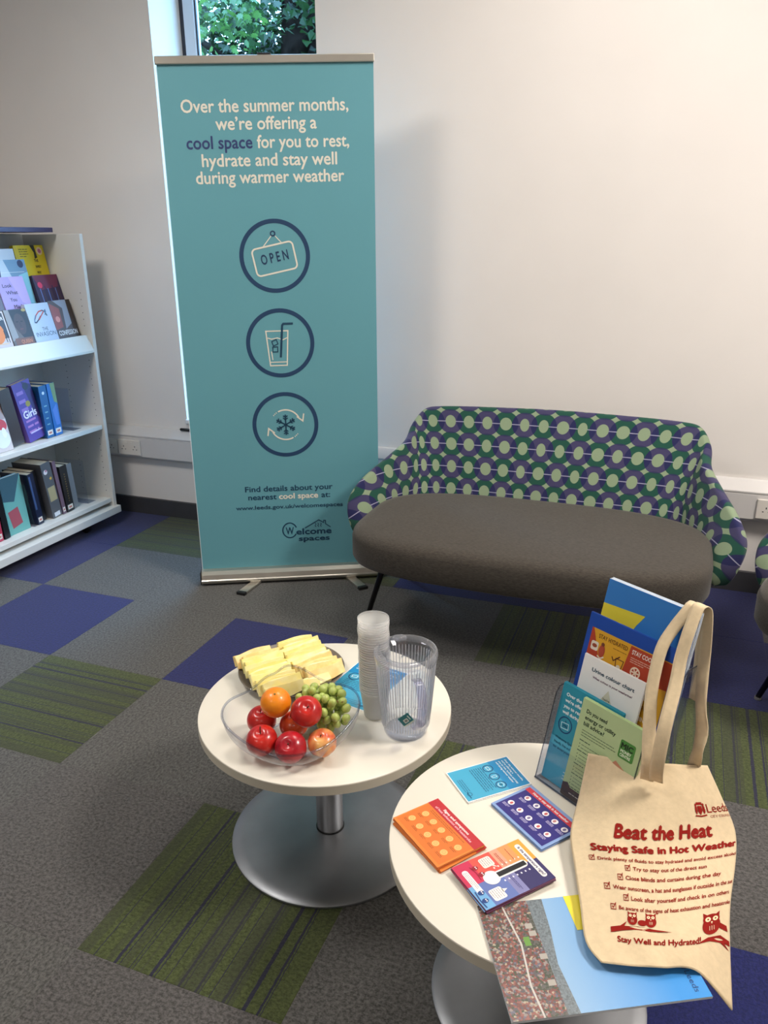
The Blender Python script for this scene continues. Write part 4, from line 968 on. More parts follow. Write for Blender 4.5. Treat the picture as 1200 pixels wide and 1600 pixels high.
def d_stay(P, W, H):
    P.rect(0, 0, W, H, (18, 72, 168), 0); m = .012; Y, R_ = (222, 166, 40), (178, 62, 34)
    P.rect(m, .01, W-.006, H-.028, Y, 1)
    tz = H-.028
    P.poly([(m, tz), (m, tz-.11), (m+.055, tz-.11), (m+.004, tz)], R_, 2)
    P.poly([(m+.096, tz-.002), (W-.006, tz-.002), (W-.006, tz-.055), (m+.145, tz-.060), (m+.112, tz-.105), (m+.085, tz-.090)], R_, 2)
    P.poly([(m+.090, .01), (W-.006, .01), (W-.006, .085), (m+.12, .095), (m+.095, .10)], R_, 2)
    P.poly([(m+.116, tz-.150), (W-.006, tz-.150), (W-.006, .01), (m+.09, .01)], R_, 2)
    P.text('STAY HYDRATED', m+.020, tz-.016, m+.090, .0085, (104, 62, 20), 3, .01); P.text('STAY COOL', m+.101, tz-.017, m+.150, .0085, (238, 226, 214), 3, .03)
    P.lines(m+.058, tz-.024, m+.092, 1, .004, .0012, (140, 96, 30), 3, 1); P.lines(m+.101, tz-.025, m+.150, 3, .0042, .0014, (220, 180, 160), 3, 2)
    P.rect(m+.006, tz-.045, m+.024, tz-.026, (228, 220, 206), 3, r=.004); P.disc(m+.015, tz-.035, .006, (150, 70, 40), 4, ry=.004)
    P.disc(m+.034, tz-.040, .0075, (178, 74, 50), 4, ry=.013); P.disc(m+.034, tz-.026, .004, (120, 60, 40), 5); P.stroke([(m+.026, tz-.052), (m+.034, tz-.056), (m+.042, tz-.050)], .003, (232, 224, 210), 5)
    P.rect(m+.008, tz-.078, m+.020, tz-.058, (214, 150, 60), 3, r=.002); P.stroke([(m+.024, tz-.074), (m+.028, tz-.080), (m+.036, tz-.066)], .002, (232, 190, 120), 3)
    P.stroke([(m+.060, tz-.040), (m+.065, tz-.047), (m+.078, tz-.034)], .0022, (90, 50, 24), 3); P.stroke([(m+.070, tz-.040), (m+.073, tz-.062), (m+.085, tz-.062), (m+.088, tz-.040)], .002, (120, 70, 30), 3, closed=True); P.disc(m+.079, tz-.056, .005, (226, 214, 190), 4)
    P.ring(m+.118, tz-.050, .010, .003, (236, 214, 190), 3, n=20)
    for k in range(6): P.stroke([(m+.118, tz-.050), (m+.118+.009*math.cos(k*PI/3), tz-.050+.009*math.sin(k*PI/3))], .0028, (236, 214, 190), 4)
    P.stroke([(m+.114, tz-.062), (m+.108, tz-.074), (m+.122, tz-.076), (m+.124, tz-.084)], .0022, (236, 214, 190), 3)
    fx, fy = m+.152, tz-.078
    for k in range(12): P.disc(fx+.0095*math.cos(k*PI/6), fy+.0095*math.sin(k*PI/6), .0052, (236, 232, 222), 3, ry=.0022, n=10, rot=k*PI/6)
    P.disc(fx, fy, .0055, (150, 34, 36), 4); P.text('REST', m+.150, tz-.112, m+.180, .0085, (150, 96, 24), 3, .02); P.lines(m+.125, tz-.110, m+.150, 4, .004, .0012, (150, 96, 30), 3, 4)
    P.text('CLOTHING', m+.117, tz-.134, m+.170, .0085, (240, 222, 206), 5, .03); P.lines(m+.116, tz-.142, m+.165, 4, .0045, .0014, (226, 180, 160), 5, 6)
    P.poly([(m+.11, tz-.175), (m+.13, tz-.165), (m+.14, tz-.18), (m+.12, tz-.19)], (232, 226, 214), 5)
def d_urine(P, W, H):
    P.text('Urine colour chart', W*.17, H-.028, W*.87, .0075, (34, 72, 96), 1, .025); P.text('What colour is your wee/urine?', W*.21, H-.041, W*.86, .0042, (110, 60, 90), 1, .02)
    P.poly([(W*.50, H-.050), (W*.24, H-.120), (W*.74, H-.120)], (216, 212, 190), 1)
    for k, t in enumerate(("You're", 'topped up', 'with fluids.', 'Keep it up!')): P.text(t, W*(.5-.065-.03*k), H-.072-.0085*k, W*(.5+.055+.028*k), .0042, (96, 98, 84), 2, .02)
def d_energy(P, W, H):
    P.text('Do you need', .014, H-.026, .064, .0078, (40, 62, 46), 1, .02); P.text('energy or utility', .014, H-.039, .088, .0078, (40, 62, 46), 1, .02); P.text('bill advice?', .014, H-.052, .064, .0078, (40, 62, 46), 1, .02)
    P.lines(.014, H-.063, .100, 3, .0055, .0013, (96, 118, 90), 1, 2)
    y = H-.084
    for k in range(5):
        P.lines(.014, y, .05, 1, .005, .0018, (70, 96, 76), 1, k); y -= .008
        for q in range(3 if k % 2 else 2): P.disc(.0165, y+.001, .0011, (50, 76, 58), 1, n=8); P.lines(.021, y, .095, 1, .005, .0012, (96, 118, 90), 1, k*5+q); y -= .007
    P.rect(W-.046, H-.072, W-.012, H-.036, (74, 138, 60), 1, r=.004); P.text('MIC', W-.043, H-.052, W-.016, .0105, (20, 44, 24), 2, .04)
    P.text('MONEY', W-.042, H-.060, W-.018, .0055, (226, 240, 216), 2, .03); P.text('CENTRE', W-.042, H-.068, W-.018, .0055, (226, 240, 216), 2, .03)
    P.poly([(W-.062, H-.100), (W-.046, H-.082), (W-.024, H-.092), (W-.026, H-.112), (W-.056, H-.116)], (196, 136, 106), 1); P.stroke([(W-.056, H-.104), (W-.044, H-.092), (W-.032, H-.100)], .0016, (150, 96, 76), 2)
    P.poly([(0, 0), (W, 0), (W, .022), (.02, .022), (.012, .030), (0, .026)], (70, 60, 62), 1); P.lines(.02, .010, .07, 1, .004, .0018, (200, 196, 190), 2, 9)
def d_teal(P, W, H):
    P.rect(0, 0, W, H*.45, (84, 176, 202), .5)
    for i, (t, e) in enumerate((('Over the summer months,', .95), ("we're offering a cool space for", 1.0), ('you to rest, hydrate and stay', .98), ('well during warmer weather', .93))): P.text(t, .013, H-.024-.0125*i, .013+.122*e, .0068, (232, 244, 246), 1, .03)
    for k in range(3):
        P.ring(.027+.046*k, H-.084, .0165, .0026, (16, 66, 112), 1, n=30)
    P.stroke(rot2([(-.009, -.006), (.009, -.006), (.009, .006), (-.009, .006)], .12, .027, H-.086), .0012, (190, 226, 232), 1, closed=True); P.text('OPEN', .0205, H-.088, .0335, .004, (16, 66, 112), 2, .02)
    P.ring(.027, H-.076, .0015, .0008, (16, 66, 112), 2, n=8)
    for i, t in enumerate(('Welcome Spaces are', 'friendly, free and open', 'to everyone')): P.text(t, .010, H-.118-.0105*i, .075-.008*i, .0052, (14, 78, 110), 1, .03)
    P.lines(.05, .034, .10, 3, .007, .0018, (200, 228, 232), 2, 4)
E_teal = mat('leaflet_teal', (40, 144, 168), .35); E_green = mat('leaflet_green', (178, 200, 148), .55); E_bb = mat('brochure_blue_edge', (214, 224, 236), .4); E_navy = mat('poster_blue', (26, 74, 164), .35)
stand('tall_brochure', .003, .116, .1185, .208, .297, 5, .0022, E_bb, 'tall blue glossy brochure with a yellow panel, front copy in the rear tier', 'brochure', 'blue brochures in the holder', lambda P, W, H: (P.rect(0, 0, W, H, (52, 128, 206), 0), P.poly([(0, H-.125), (0, H-.052), (.100, H-.046), (.086, H-.070), (.060, H-.125)], (234, 216, 60), 1), P.ring(W-.012, H-.022, .005, .002, (60, 60, 110), 1, n=12)))
stand('booklet', .002, .068, .064, .208, .290, 3, .0012, E_navy, 'orange and yellow advice booklet with a blue border, front copy in the middle tier', 'booklet', 'advice booklets in the holder', d_stay)
stand('chart_card', .018, .0585, .0645, .148, .208, 3, .0012, M_paper, 'white urine colour chart with a pale triangle, front copy in the holder', 'chart', 'colour charts in the holder', d_urine)
stand('teal_leaflet', .006, .0140, .003, .148, .212, 5, .0013, E_teal, 'teal cool-space leaflet with ringed signs, front copy at the holder corner', 'leaflet', 'teal leaflets in the holder', d_teal)
stand('green_leaflet', .067, .0035, .003, .148, .210, 5, .0012, E_green, 'pale green energy advice leaflet, front copy overlapping the teal ones', 'leaflet', 'green leaflets in the holder', d_energy)

# ------------------------------------------------------------------ cotton tote bag
NET = [
[(2.5097,-1.1288,0.5050),(2.5759,-1.1400,0.5150),(2.6386,-1.1457,0.5280),(2.6841,-1.1239,0.5200),(2.7253,-1.0898,0.5050)],
[(2.5024,-1.1675,0.4370),(2.5729,-1.2010,0.4750),(2.6446,-1.2025,0.4920),(2.6997,-1.1713,0.4850),(2.7551,-1.1147,0.4600)],
[(2.4991,-1.2544,0.4160),(2.5704,-1.2664,0.4420),(2.6455,-1.2611,0.4550),(2.7150,-1.2193,0.4470),(2.7830,-1.1436,0.4150)],
[(2.5162,-1.3253,0.4100),(2.5829,-1.3288,0.4280),(2.6532,-1.3195,0.4360),(2.7173,-1.2793,0.4280),(2.7836,-1.2074,0.4000)],
[(2.5368,-1.4050,0.4070),(2.5988,-1.4048,0.4180),(2.6597,-1.3967,0.4240),(2.7168,-1.3591,0.4160),(2.7735,-1.2971,0.3900)],
[(2.5554,-1.4771,0.4050),(2.6092,-1.4711,0.4090),(2.6654,-1.4594,0.4120),(2.7200,-1.4310,0.4060),(2.7721,-1.3681,0.3750)],
[(2.5823,-1.5080,0.4050),(2.6241,-1.4995,0.4060),(2.6700,-1.4851,0.4050),(2.7209,-1.4669,0.3980),(2.7769,-1.4656,0.3400)]]
def bag_pt(s, t):
    p = crom([crom(row, s) for row in NET], t)
    p = p + Vector((.35, -.6, .7)).normalized()*(.0022*math.sin(9*s+4*t)*math.sin(7*t+2*s)+.0014*math.sin(23*s-9*t))*min(1, 4*s, 4*(1-s))
    return p
def bag_n(s, t):
    a = bag_pt(min(1, s+.01), t)-bag_pt(max(0, s-.01), t); b = bag_pt(s, max(0, t-.01))-bag_pt(s, min(1, t+.01)); return a.cross(b).normalized()
M_cot = mat('natural_cotton', (216, 195, 160), .92, noise=.05, nscale=90, bump=.25, sheen=.2, spec=.15)
bag = root('tote_bag', (2.64, -1.28, .40), 'natural cotton tote bag printed in dark red, hanging from the holder over the table', 'bag')
NS_, NT_ = 48, 56
g = G(); g.sheet([[bag_pt(i/NS_, j/NT_) for i in range(NS_+1)] for j in range(NT_+1)])
fp = g.build('front_panel', M_cot, bag, smooth=True); sm = fp.modifiers.new('t', 'SOLIDIFY'); sm.thickness = .0009; sm.offset = -1
g = G(); rows = []
for j in range(NT_+1):
    t = j/NT_; row = []
    for i in range(NS_+1):
        s_ = i/NS_; n_ = bag_n(s_, t); k = .0008+.0050*min(1, 6*s_, 6*(1-s_))*min(1, 5*(1-t)); row.append(bag_pt(s_, t)-n_*k)
    rows.append(row)
g.sheet(rows); g.build('back_panel', M_cot, bag, smooth=True)
# side and bottom seams
def edge_path(fn, n=30): return [fn(i/n) for i in range(n+1)]
g = G(); g.tube(edge_path(lambda u: bag_pt(0, u)-bag_n(0, u)*.0006), .0012, 6).tube(edge_path(lambda u: bag_pt(1, u)-bag_n(1, u)*.0006), .0012, 6).tube(edge_path(lambda u: bag_pt(u, 1)-bag_n(u, 1)*.0006), .0012, 6)
g.build('seam', M_cot, bag, smooth=True)
g = G(); g.sheet([[bag_pt(i/NS_, -.0+.062*j/3)+bag_n(i/NS_, .03)*(.0008+(.0 if j < 3 else -.0006)) for i in range(NS_+1)] for j in range(4)])
g.build('top_hem', M_cot, bag, smooth=True)
def strap(path, side, wd, name='strap'):
    N = 48; rows = []
    for i in range(N+1):
        u = i/N; p = crom(path, u); sd = crom(side, u); sd = sd.normalized()*wd/2
        rows.append([p-sd, p-sd*.5+Vector((0, 0, .0006)), p+Vector((0, 0, .0003)), p+sd*.5-Vector((0, 0, .0004)), p+sd])
    o = G().sheet(rows).build(name, M_cot, bag, smooth=True); m_ = o.modifiers.new('t', 'SOLIDIFY'); m_.thickness = .0022; m_.offset = 0
F1 = [(2.620, -1.187, .515), (2.619, -1.195, .555), (2.614, -1.161, .608), (2.611, -1.113, .663), (2.619, -1.071, .723), (2.636, -1.047, .758), (2.658, -1.030, .793), (2.666, -1.021, .8025), (2.674, -1.010, .799), (2.684, -1.000, .76), (2.690, -1.005, .72), (2.692, -1.015, .67), (2.690, -1.04, .61)]
S1 = [(1, -.1, 0)]*2+[(.9, -.3, .1), (.8, -.4, .2), (.85, -.5, .05)]+[(.84, -.55, 0)]*4+[(.8, -.6, 0)]*4
F2 = [(2.636, -1.192, .520), (2.634, -1.203, .562), (2.640, -1.177, .633), (2.650, -1.126, .684), (2.654, -1.094, .721), (2.662, -1.069, .763), (2.672, -1.042, .798), (2.677, -1.033, .8065), (2.685, -1.022, .8045), (2.6930, -1.0130, .788), (2.6970, -1.0254, .735), (2.6975, -1.0508, .68), (2.6995, -1.0827, .63), (2.7069, -1.0964, .585), (2.7034, -1.112, .548), (2.7010, -1.1098, .512)]
S2 = [(1, -.1, 0)]*2+[(1, -.2, .1), (.95, -.35, .1), (.9, -.5, 0)]+[(.84, -.55, 0)]*4+[(.8, -.6, 0)]*2+[(.8, -.5, 0), (.7, -.6, 0), (.8, -.4, 0), (.5, -.5, .2), (.9, .1, .1)]
strap(F1, S1, .024); strap(F2, S2, .024)
# print on the bag, laid out in the panel's own width (s) and height (t)
P = Print(lambda x, y, h: bag_pt(x, -y)+bag_n(x, -y)*(h+.0006), .0002, .0010)
RD = mat('bag_ink', (140, 34, 28), .95, spec=.1)
def bagtext(s, x0, t, x1, cap, b=.02, it=0, rot=0): P.text(s, x0, -t, x1, cap, RD, 1, b, italic=it, rot=rot)
bagtext('Beat the Heat', .265, .348, .835, .062, .045, .08)
bagtext('Staying Safe in Hot Weather', .135, .420, .985, .034, .05)
for (s, x0, t, x1) in (('Drink plenty of fluids to stay hydrated and avoid excess alcohol', .165, .470, .99), ('Try to stay out of the direct sun', .355, .510, .80), ('Close blinds and curtains during the day', .305, .552, .885), ('Wear sunscreen, a hat and sunglasses if outside in the sun', .225, .594, .985), ('Look after yourself and check in on others', .325, .634, .965), ('Be aware of the signs of heat exhaustion and heatstroke', .245, .676, .985)):
    bagtext(s, x0, t, x1, .0155, .02)
    bx = x0-.045; P.stroke([(bx, -t-.002), (bx+.028, -t-.002), (bx+.028, -t+.020), (bx, -t+.020)], .003, RD, 1, closed=True); P.stroke([(bx+.006, -t+.012), (bx+.013, -t+.004), (bx+.030, -t+.026)], .004, RD, 2)
bagtext('Stay Well and Hydrated!', .225, .815, .775, .026, .03)
def owl(cx, cy, w_, h_, back=1):
    P.disc(cx, cy, w_*.5, RD, 1, ry=h_*.42); P.disc(cx, cy+h_*.30, w_*.46, RD, 1.2, ry=h_*.24)
    P.poly([(cx-w_*.46, cy+h_*.62), (cx-w_*.14, cy+h_*.45), (cx-w_*.42, cy+h_*.28)], RD, 1); P.poly([(cx+w_*.46, cy+h_*.62), (cx+w_*.14, cy+h_*.45), (cx+w_*.42, cy+h_*.28)], RD, 1)
    for sg in (-1, 1): P.disc(cx+sg*w_*.2, cy+h_*.30, w_*.15, (236, 214, 172), 2, ry=h_*.11, n=14); P.disc(cx+sg*w_*.2, cy+h_*.30, w_*.05, RD, 3, ry=h_*.04, n=8)
    P.poly([(cx-w_*.05, cy+h_*.18), (cx+w_*.05, cy+h_*.18), (cx, cy+h_*.06)], (236, 214, 172), 2)
    for k in range(3): P.stroke([(cx-w_*.12+w_*.12*k, cy-h_*.02), (cx-w_*.12+w_*.12*k, cy-h_*.22)], w_*.025, (236, 214, 172), 2)
owl(.325, -.712, .062, .052); owl(.445, -.714, .075, .056); P.disc(.388, -.722, .030, RD, 1, ry=.012)
P.poly([(.19, -.775), (.19, -.752), (.25, -.742), (.29, -.722), (.275, -.742), (.36, -.738), (.46, -.745), (.58, -.757), (.44, -.755), (.34, -.752), (.26, -.762)], RD, 1)
owl(.845, -.752, .115, .088); P.poly([(.88, -.74), (.955, -.775), (.965, -.80), (.90, -.775)], RD, 1)
P.poly([(.735, -.818), (.82, -.798), (.90, -.803), (.98, -.835), (.985, -.850), (.93, -.838), (.975, -.862), (.90, -.832), (.83, -.815)], RD, 1)
bagtext('Leeds', .835, .238, .995, .040, .0); bagtext('CITY COUNCIL', .845, .262, .995, .011, .0)
P.poly([(.775, -.205), (.805, -.205), (.805, -.230), (.790, -.246), (.775, -.230)], RD, 1)
for sg in (-1, 1): P.disc(.790+sg*.026, -.222, .008, RD, 1, ry=.020, n=12); P.disc(.790+sg*.026, -.200, .007, RD, 1, ry=.007, n=8)
P.rect(.770, -.200, .810, -.188, RD, 1); P.stroke([(.752, -.248), (.79, -.252), (.828, -.248)], .006, RD, 1)
P.build(bag, 'bag_lettering')

# ------------------------------------------------------------------ bookcase against the back wall, fronts facing +x
FX = -.205
M_bc = mat('bookcase_white', (222, 220, 214), .42, noise=.01, nscale=6)
r = root('bookcase', (-.40, 0, 0), 'white library bookcase on castors with face-out tiers and a purple top', 'bookcase')
BY0, BY1 = -.95, .762
def panel(name, *a, m=M_bc, b=.002, par=r): return G().box(*a, b=b).build(name, m, par)
panel('end_panel', -.62, BY1, .075, FX, BY1+.022, 1.497); panel('end_panel', -.62, BY0-.022, .075, FX, BY0, 1.497)
panel('back_panel', -.575, BY0, .10, -.560, BY1, 1.50)
panel('shelf', -.560, BY0, .128, FX-.012, BY1, .152); panel('shelf', -.560, BY0, .530, FX-.010, BY1, .553); panel('shelf', -.560, BY0, .925, FX-.012, BY1, .948)
panel('plinth', -.60, BY0-.024, .068, FX+.022, BY1+.026, .106)
panel('purple_top', -.64, BY0-.02, 1.5045, -.335, BY1-.03, 1.5265, m=mat('purple_laminate', (58, 48, 88), .4))
for z, x0, x1 in ((.993, -.322, -.243), (1.075, -.40, -.305), (1.215, -.475, -.375)):
    panel('display_tier', x0-.02, BY0, z-.010, x1, BY1-.001, z)
for z0, z1, x in ((.950, 1.064, -.322), (1.076, 1.204, -.392), (1.216, 1.38, -.470)): panel('tier_riser', x-.012, BY0, z0, x, BY1-.001, z1)
g = G(); prof = [(FX, .930), (FX, .940), (FX-.030, 1.016), (FX-.036, 1.016), (FX-.010, .948), (FX-.012, .930)]; n = len(prof)
g.add([(x, y, z) for y in (BY0, BY1-.001) for x, z in prof], [tuple(range(n)), tuple(range(2*n-1, n-1, -1))] + [((k+1) % n, k, n+k, n+(k+1) % n) for k in range(n)])
g.build('display_lip', M_bc, r)
g = G()
for x in (-.245, -.40):
    for z0, n in ((.19, 10), (.60, 10), (1.06, 6)):
        for k in range(n): g.lathe([(.0024, 0), (.0024, .0008)], 6, M=Matrix.Translation((x, BY1-.0005, z0+.032*k)) @ Matrix.Rotation(PI/2, 4, 'X'))
o = g.build('pin_holes', M_black, r); o['kind'] = 'stuff'
for y in (.60, -.75):
    for x in (-.27, -.53):
        c = G().lathe([(.024, -.011), (.030, -.008), (.030, .008), (.024, .011)], 20, M=Matrix.Translation((x, y, .030)) @ Matrix.Rotation(PI/2, 4, 'X')).build('castor', M_black, r, smooth='auto')
        G().box(x-.012, y-.016, .032, x+.012, y-.0125, .067).box(x-.012, y+.0125, .032, x+.012, y+.016, .067).box(x-.02, y-.02, .062, x+.02, y+.02, .0675).build('castor_fork', M_steel, c, origin=r['_o'])

M_pages = mat('book_pages', (222, 212, 190), .85, noise=.08, nscale=300, stretch=(1, 1, .02))
M_label = (226, 222, 214)
def book_faceout(y0, wd, h, z, x, rgb, label, design=None, t=.022, lean=14, group='face-out books on the bookcase', rough=.3, yaw=0):
    """cover towards +x; local: X across the cover (to the right seen from the front), Y up, Z out of the cover"""
    l = math.radians(lean)
    M = mat_from((Vector((0, 1, 0)), Vector((-math.sin(l), 0, math.cos(l))), Vector((math.cos(l), 0, math.sin(l)))), (x, y0, z)) @ Matrix.Rotation(math.radians(yaw), 4, 'Z')
    o = bpy.data.objects.new('book', None); COL.objects.link(o); tag(o, label, 'book', group); o.empty_display_size = .05
    c = mat('cover_%d_%d_%d' % rgb, rgb, rough)
    G().box(0, 0, -.0012, wd, h, 0).box(0, 0, -t, wd, h, -t+.0012).box(0, 0, -t+.0012, .0012, h, -.0012).build('cover', c, o)
    G().box(.0013, .003, -t+.0013, wd-.003, h-.003, -.0013).build('page_block', M_pages, o)
    if design:
        P = Print(lambda a, b, hh: Vector((a, b, hh)), .0002, .0002); design(P, wd, h); P.build(o, 'cover_art')
    o.matrix_world = M; return o
def book_spine(y0, t, h, z, d, rgb, label, group, x=-.262, tilt=0, yaw=0, design=None, sdesign=None, lbl=True):
    """spine towards +x. local: X along the thickness (+y), Y into the shelf, Z up; side face at X=0 faces the viewer's left"""
    M = mat_from((Vector((0, 1, 0)), Vector((-1, 0, 0)), Vector((0, 0, 1))), (x, y0, z)) @ Matrix.Rotation(math.radians(yaw), 4, 'Z') @ Matrix.Rotation(math.radians(tilt), 4, 'Y')
    o = bpy.data.objects.new('book', None); COL.objects.link(o); tag(o, label, 'book', group); o.empty_display_size = .05
    c = mat('cover_%d_%d_%d' % rgb, rgb, .3)
    G().box(0, 0, 0, .0015, d, h).box(t-.0015, 0, 0, t, d, h).box(.0015, 0, 0, t-.0015, .0015, h).build('cover', c, o)
    G().box(.0016, .0016, .003, t-.0016, d-.003, h-.003).build('page_block', M_pages, o)
    P = Print(lambda a, b, hh: Vector((a, -hh, b)), .0002, .0002)
    if lbl: P.rect(t*.15, .012, t*.85, .036, M_label, 2); P.rect(t*.3, .018, t*.7, .028, (190, 120, 110), 3)
    if sdesign: sdesign(P, t, h)
    P.build(o, 'spine_print')
    if design:
        P = Print(lambda a, b, hh: Vector((-hh, a, b)), .0002, .0002); design(P, d, h); P.build(o, 'cover_art')
    o.matrix_world = M; return o
# front tier, left to right
def f_moon(P, W, H):
    P.rect(.0, .0, W, H, (206, 196, 196), 0); P.rect(0, H*.32, W*.94, H*.96, (58, 56, 66), 1); P.disc(W*.42, H*.47, W*.38, (226, 128, 44), 2); P.rect(W*.05, H*.17, W*.85, H*.20, (214, 190, 160), 2)
    P.text('WATER', W*.30, H*.78, W*.92, .014, (226, 226, 228), 3, .02); P.stroke([(W*.80, H*.22), (W*.78, H*.52)], .004, (30, 28, 34), 3); P.stroke([(W*.90, H*.20), (W*.88, H*.48)], .004, (30, 28, 34), 3)
book_faceout(.180, .132, .176, .996, -.262, (214, 208, 206), 'face-out paperback with an orange moon on a dark sky', f_moon)
def f_queen(P, W, H):
    P.rect(0, 0, W, H, (104, 92, 88), 0); P.poly([(0, H*.2), (W*.3, H*.3), (W*.22, H), (0, H)], (150, 148, 150), 1); P.poly([(W*.22, H), (W, H), (W, H*.1), (W*.62, H*.18), (W*.30, H*.55)], (44, 38, 46), 1.5)
    P.disc(W*.56, H*.62, W*.25, (74, 54, 56), 2, ry=H*.27); P.disc(W*.45, H*.68, W*.06, (26, 22, 26), 3, ry=H*.014); P.disc(W*.66, H*.68, W*.06, (26, 22, 26), 3, ry=H*.014); P.stroke([(W*.56, H*.66), (W*.58, H*.57), (W*.54, H*.56)], .003, (50, 34, 36), 3); P.disc(W*.56, H*.49, W*.075, (112, 60, 60), 3, ry=H*.016)
    P.rect(W*.12, H*.05, W*.95, H*.27, (120, 78, 62), 2.5); P.text('QUEEN', W*.36, H*.13, W*.86, .016, (206, 132, 92), 4, .02); P.disc(W*.9, H*.96, W*.10, (172, 150, 84), 3, ry=H*.04)
book_faceout(.3165, .130, .179, .996, -.261, (96, 84, 84), 'face-out paperback with a dark portrait face beside the orange moon book', f_queen)
def f_inv(P, W, H):
    P.rect(0, 0, W, H, (190, 204, 226), 0)
    for k in range(6): a = k*1.1; P.stroke([(W*(.5+.30*math.cos(a+q*.5)), H*(.68+.14*math.sin(a*1.3+q*.7))) for q in range(4)], .006, ((60, 66, 90), (196, 84, 78), (90, 120, 150))[k % 3], 1+k*.1)
    P.text('THE', W*.42, H*.34, W*.66, .016, (52, 66, 96), 2, .0); P.text('INVASION', W*.10, H*.21, W*.94, .020, (60, 84, 116), 2, .0)
book_faceout(.4495, .148, .196, .996, -.260, (196, 208, 228), 'pale blue face-out paperback with a tangle of figures on the cover', f_inv)
def f_conf(P, W, H):
    P.rect(0, 0, W, H, (96, 88, 92), 0); P.poly([(0, H*.3), (W*.35, H*.35), (W*.4, H*.8), (0, H*.95)], (158, 92, 92), 1); P.poly([(W*.2, H), (W*.8, H), (W*.85, H*.45), (W*.45, H*.3), (W*.55, H*.8)], (150, 156, 172), 1.5); P.poly([(W*.8, H), (W, H), (W, 0), (W*.75, H*.15)], (66, 52, 46), 2); P.disc(W*.2, H*.55, W*.1, (222, 150, 140), 3); P.rect(0, 0, W, H*.1, (46, 44, 48), 3)
    P.text('CONFESSION', W*.06, H*.16, W*.92, .022, (226, 226, 230), 4, .03)
book_faceout(.6000, .146, .200, .996, -.260, (80, 72, 76), 'grey and pink face-out paperback nearest the bookcase end panel', f_conf, rough=.2)
# second tier
def f_look(P, W, H):
    P.rect(0, 0, W, H, (176, 158, 220), 0); P.poly([(W*.45, H), (W, H), (W, H*.4), (W*.7, H*.5)], (194, 172, 226), 1); P.poly([(0, H*.2), (W*.35, H*.05), (W*.8, 0), (0, 0)], (160, 150, 214), 1)
    for i, t in enumerate(('Look', 'What', 'You', 'Made', 'Us Do')): P.text(t, W*(.15+.06*i), H*(.80-.135*i), W*(.15+.06*i+(.34, .42, .24, .38, .40)[i]), .016, (44, 40, 66), 2, .01)
book_faceout(.372, .162, .238, 1.078, -.318, (178, 162, 220), 'lilac face-out paperback with dark script lettering', f_look)
def f_forest(P, W, H):
    P.rect(0, 0, W, H, (58, 40, 74), 0); P.poly([(W*.2, H*.7), (W*.9, H*.75), (W, H), (.0, H)], (112, 44, 76), 1); P.disc(W*.2, H*.80, W*.09, (226, 60, 100), 2)
    for k in range(9): P.rect(W*(.05+.1*k), 0, W*(.05+.1*k+.035), H*(.78-.05*(k % 3)), ((38, 40, 84), (96, 116, 176), (70, 50, 66))[k % 3], 2)
book_faceout(.592, .165, .238, 1.078, -.317, (50, 36, 60), 'dark purple and crimson face-out paperback with tree trunks', f_forest)
book_faceout(.215, .150, .220, 1.078, -.318, (84, 52, 60), 'dark reddish face-out paperback at the frame edge', None)
def f_aqua(P, W, H):
    P.rect(0, 0, W, H, (112, 150, 182), 0); P.poly([(W*.05, H), (W*.35, H), (W*.7, H*.3), (W*.5, 0), (W*.3, 0)], (188, 206, 222), 1); P.poly([(W*.7, H*.75), (W, H*.8), (W, 0), (W*.85, 0)], (140, 202, 216), 1); P.poly([(0, H), (W*.2, H*.9), (W*.1, H*.4), (0, H*.3)], (62, 74, 110), 1.5)
    P.disc(W*.84, H*.93, W*.09, (44, 56, 96), 2); P.rect(W*.2, H*.80, W*.9, H*.805, (230, 236, 240), 2)
book_faceout(.388, .200, .290, 1.098, -.352, (120, 150, 176), 'larger ice-blue face-out book behind the lilac paperback', f_aqua, t=.016, lean=10)
# third tier
def f_yel(P, W, H):
    P.rect(0, 0, W*.1, H, (206, 178, 20), 1); P.lines(W*.15, H*.91, W*.45, 4, .011, .004, (120, 104, 20), 2, 3); P.poly([(W*.55, H), (W*.7, H), (W*.72, H*.75), (W*.62, H*.72), (W*.64, H*.85)], (40, 36, 24), 2); P.disc(W*.84, H*.88, W*.1, (226, 196, 150), 2); P.disc(W*.84, H*.88, W*.055, (186, 96, 130), 3)
    for i, t in enumerate(('THE', 'FAMILY', 'WAY', 'OF')): P.text(t, W*.58, H*(.66-.12*i), W*(.72+.05*(i == 1)), .012, (30, 28, 20), 2, .03)
book_faceout(.560, .190, .232, 1.218, -.392, (214, 188, 24), 'bright yellow face-out book on the highest tier', f_yel, lean=10)
book_faceout(.30, .255, .216, 1.218, -.398, (206, 218, 232), 'plain pale blue-white book behind the others on the top tier', None, t=.012, lean=8)
# middle shelf
MS = .5545; gm = 'books on the middle shelf'
def f_girl(P, W, H):
    P.rect(0, 0, W, H, (84, 66, 156), 0); P.poly([(W*.55, H), (W, H*.9), (W, H*.3), (W*.75, H*.4)], (50, 40, 104), 1); P.disc(W*.70, H*.90, W*.16, (40, 44, 76), 2, ry=H*.06); P.disc(W*.55, H*.62, W*.13, (150, 140, 60), 2, ry=H*.05)
    P.lines(W*.12, H*.80, W*.5, 3, .040, .016, (140, 110, 190), 2, 4); P.text('Girls', W*.12, H*.40, W*.86, .034, (226, 224, 240), 3, .03)
    P.lines(W*.15, H*.33, W*.9, 3, .026, .010, (170, 120, 190), 2, 6); P.text('AUTHOR', W*.2, H*.12, W*.85, .002, (200, 190, 230), 3) if False else P.rect(W*.2, H*.13, W*.9, H*.155, (196, 184, 226), 3)
book_faceout(.325, .112, .285, MS, -.275, (116, 92, 178), 'thick purple book with pink lettering leaning on the middle shelf', f_girl, t=.03, lean=3, yaw=9.5, group=gm)
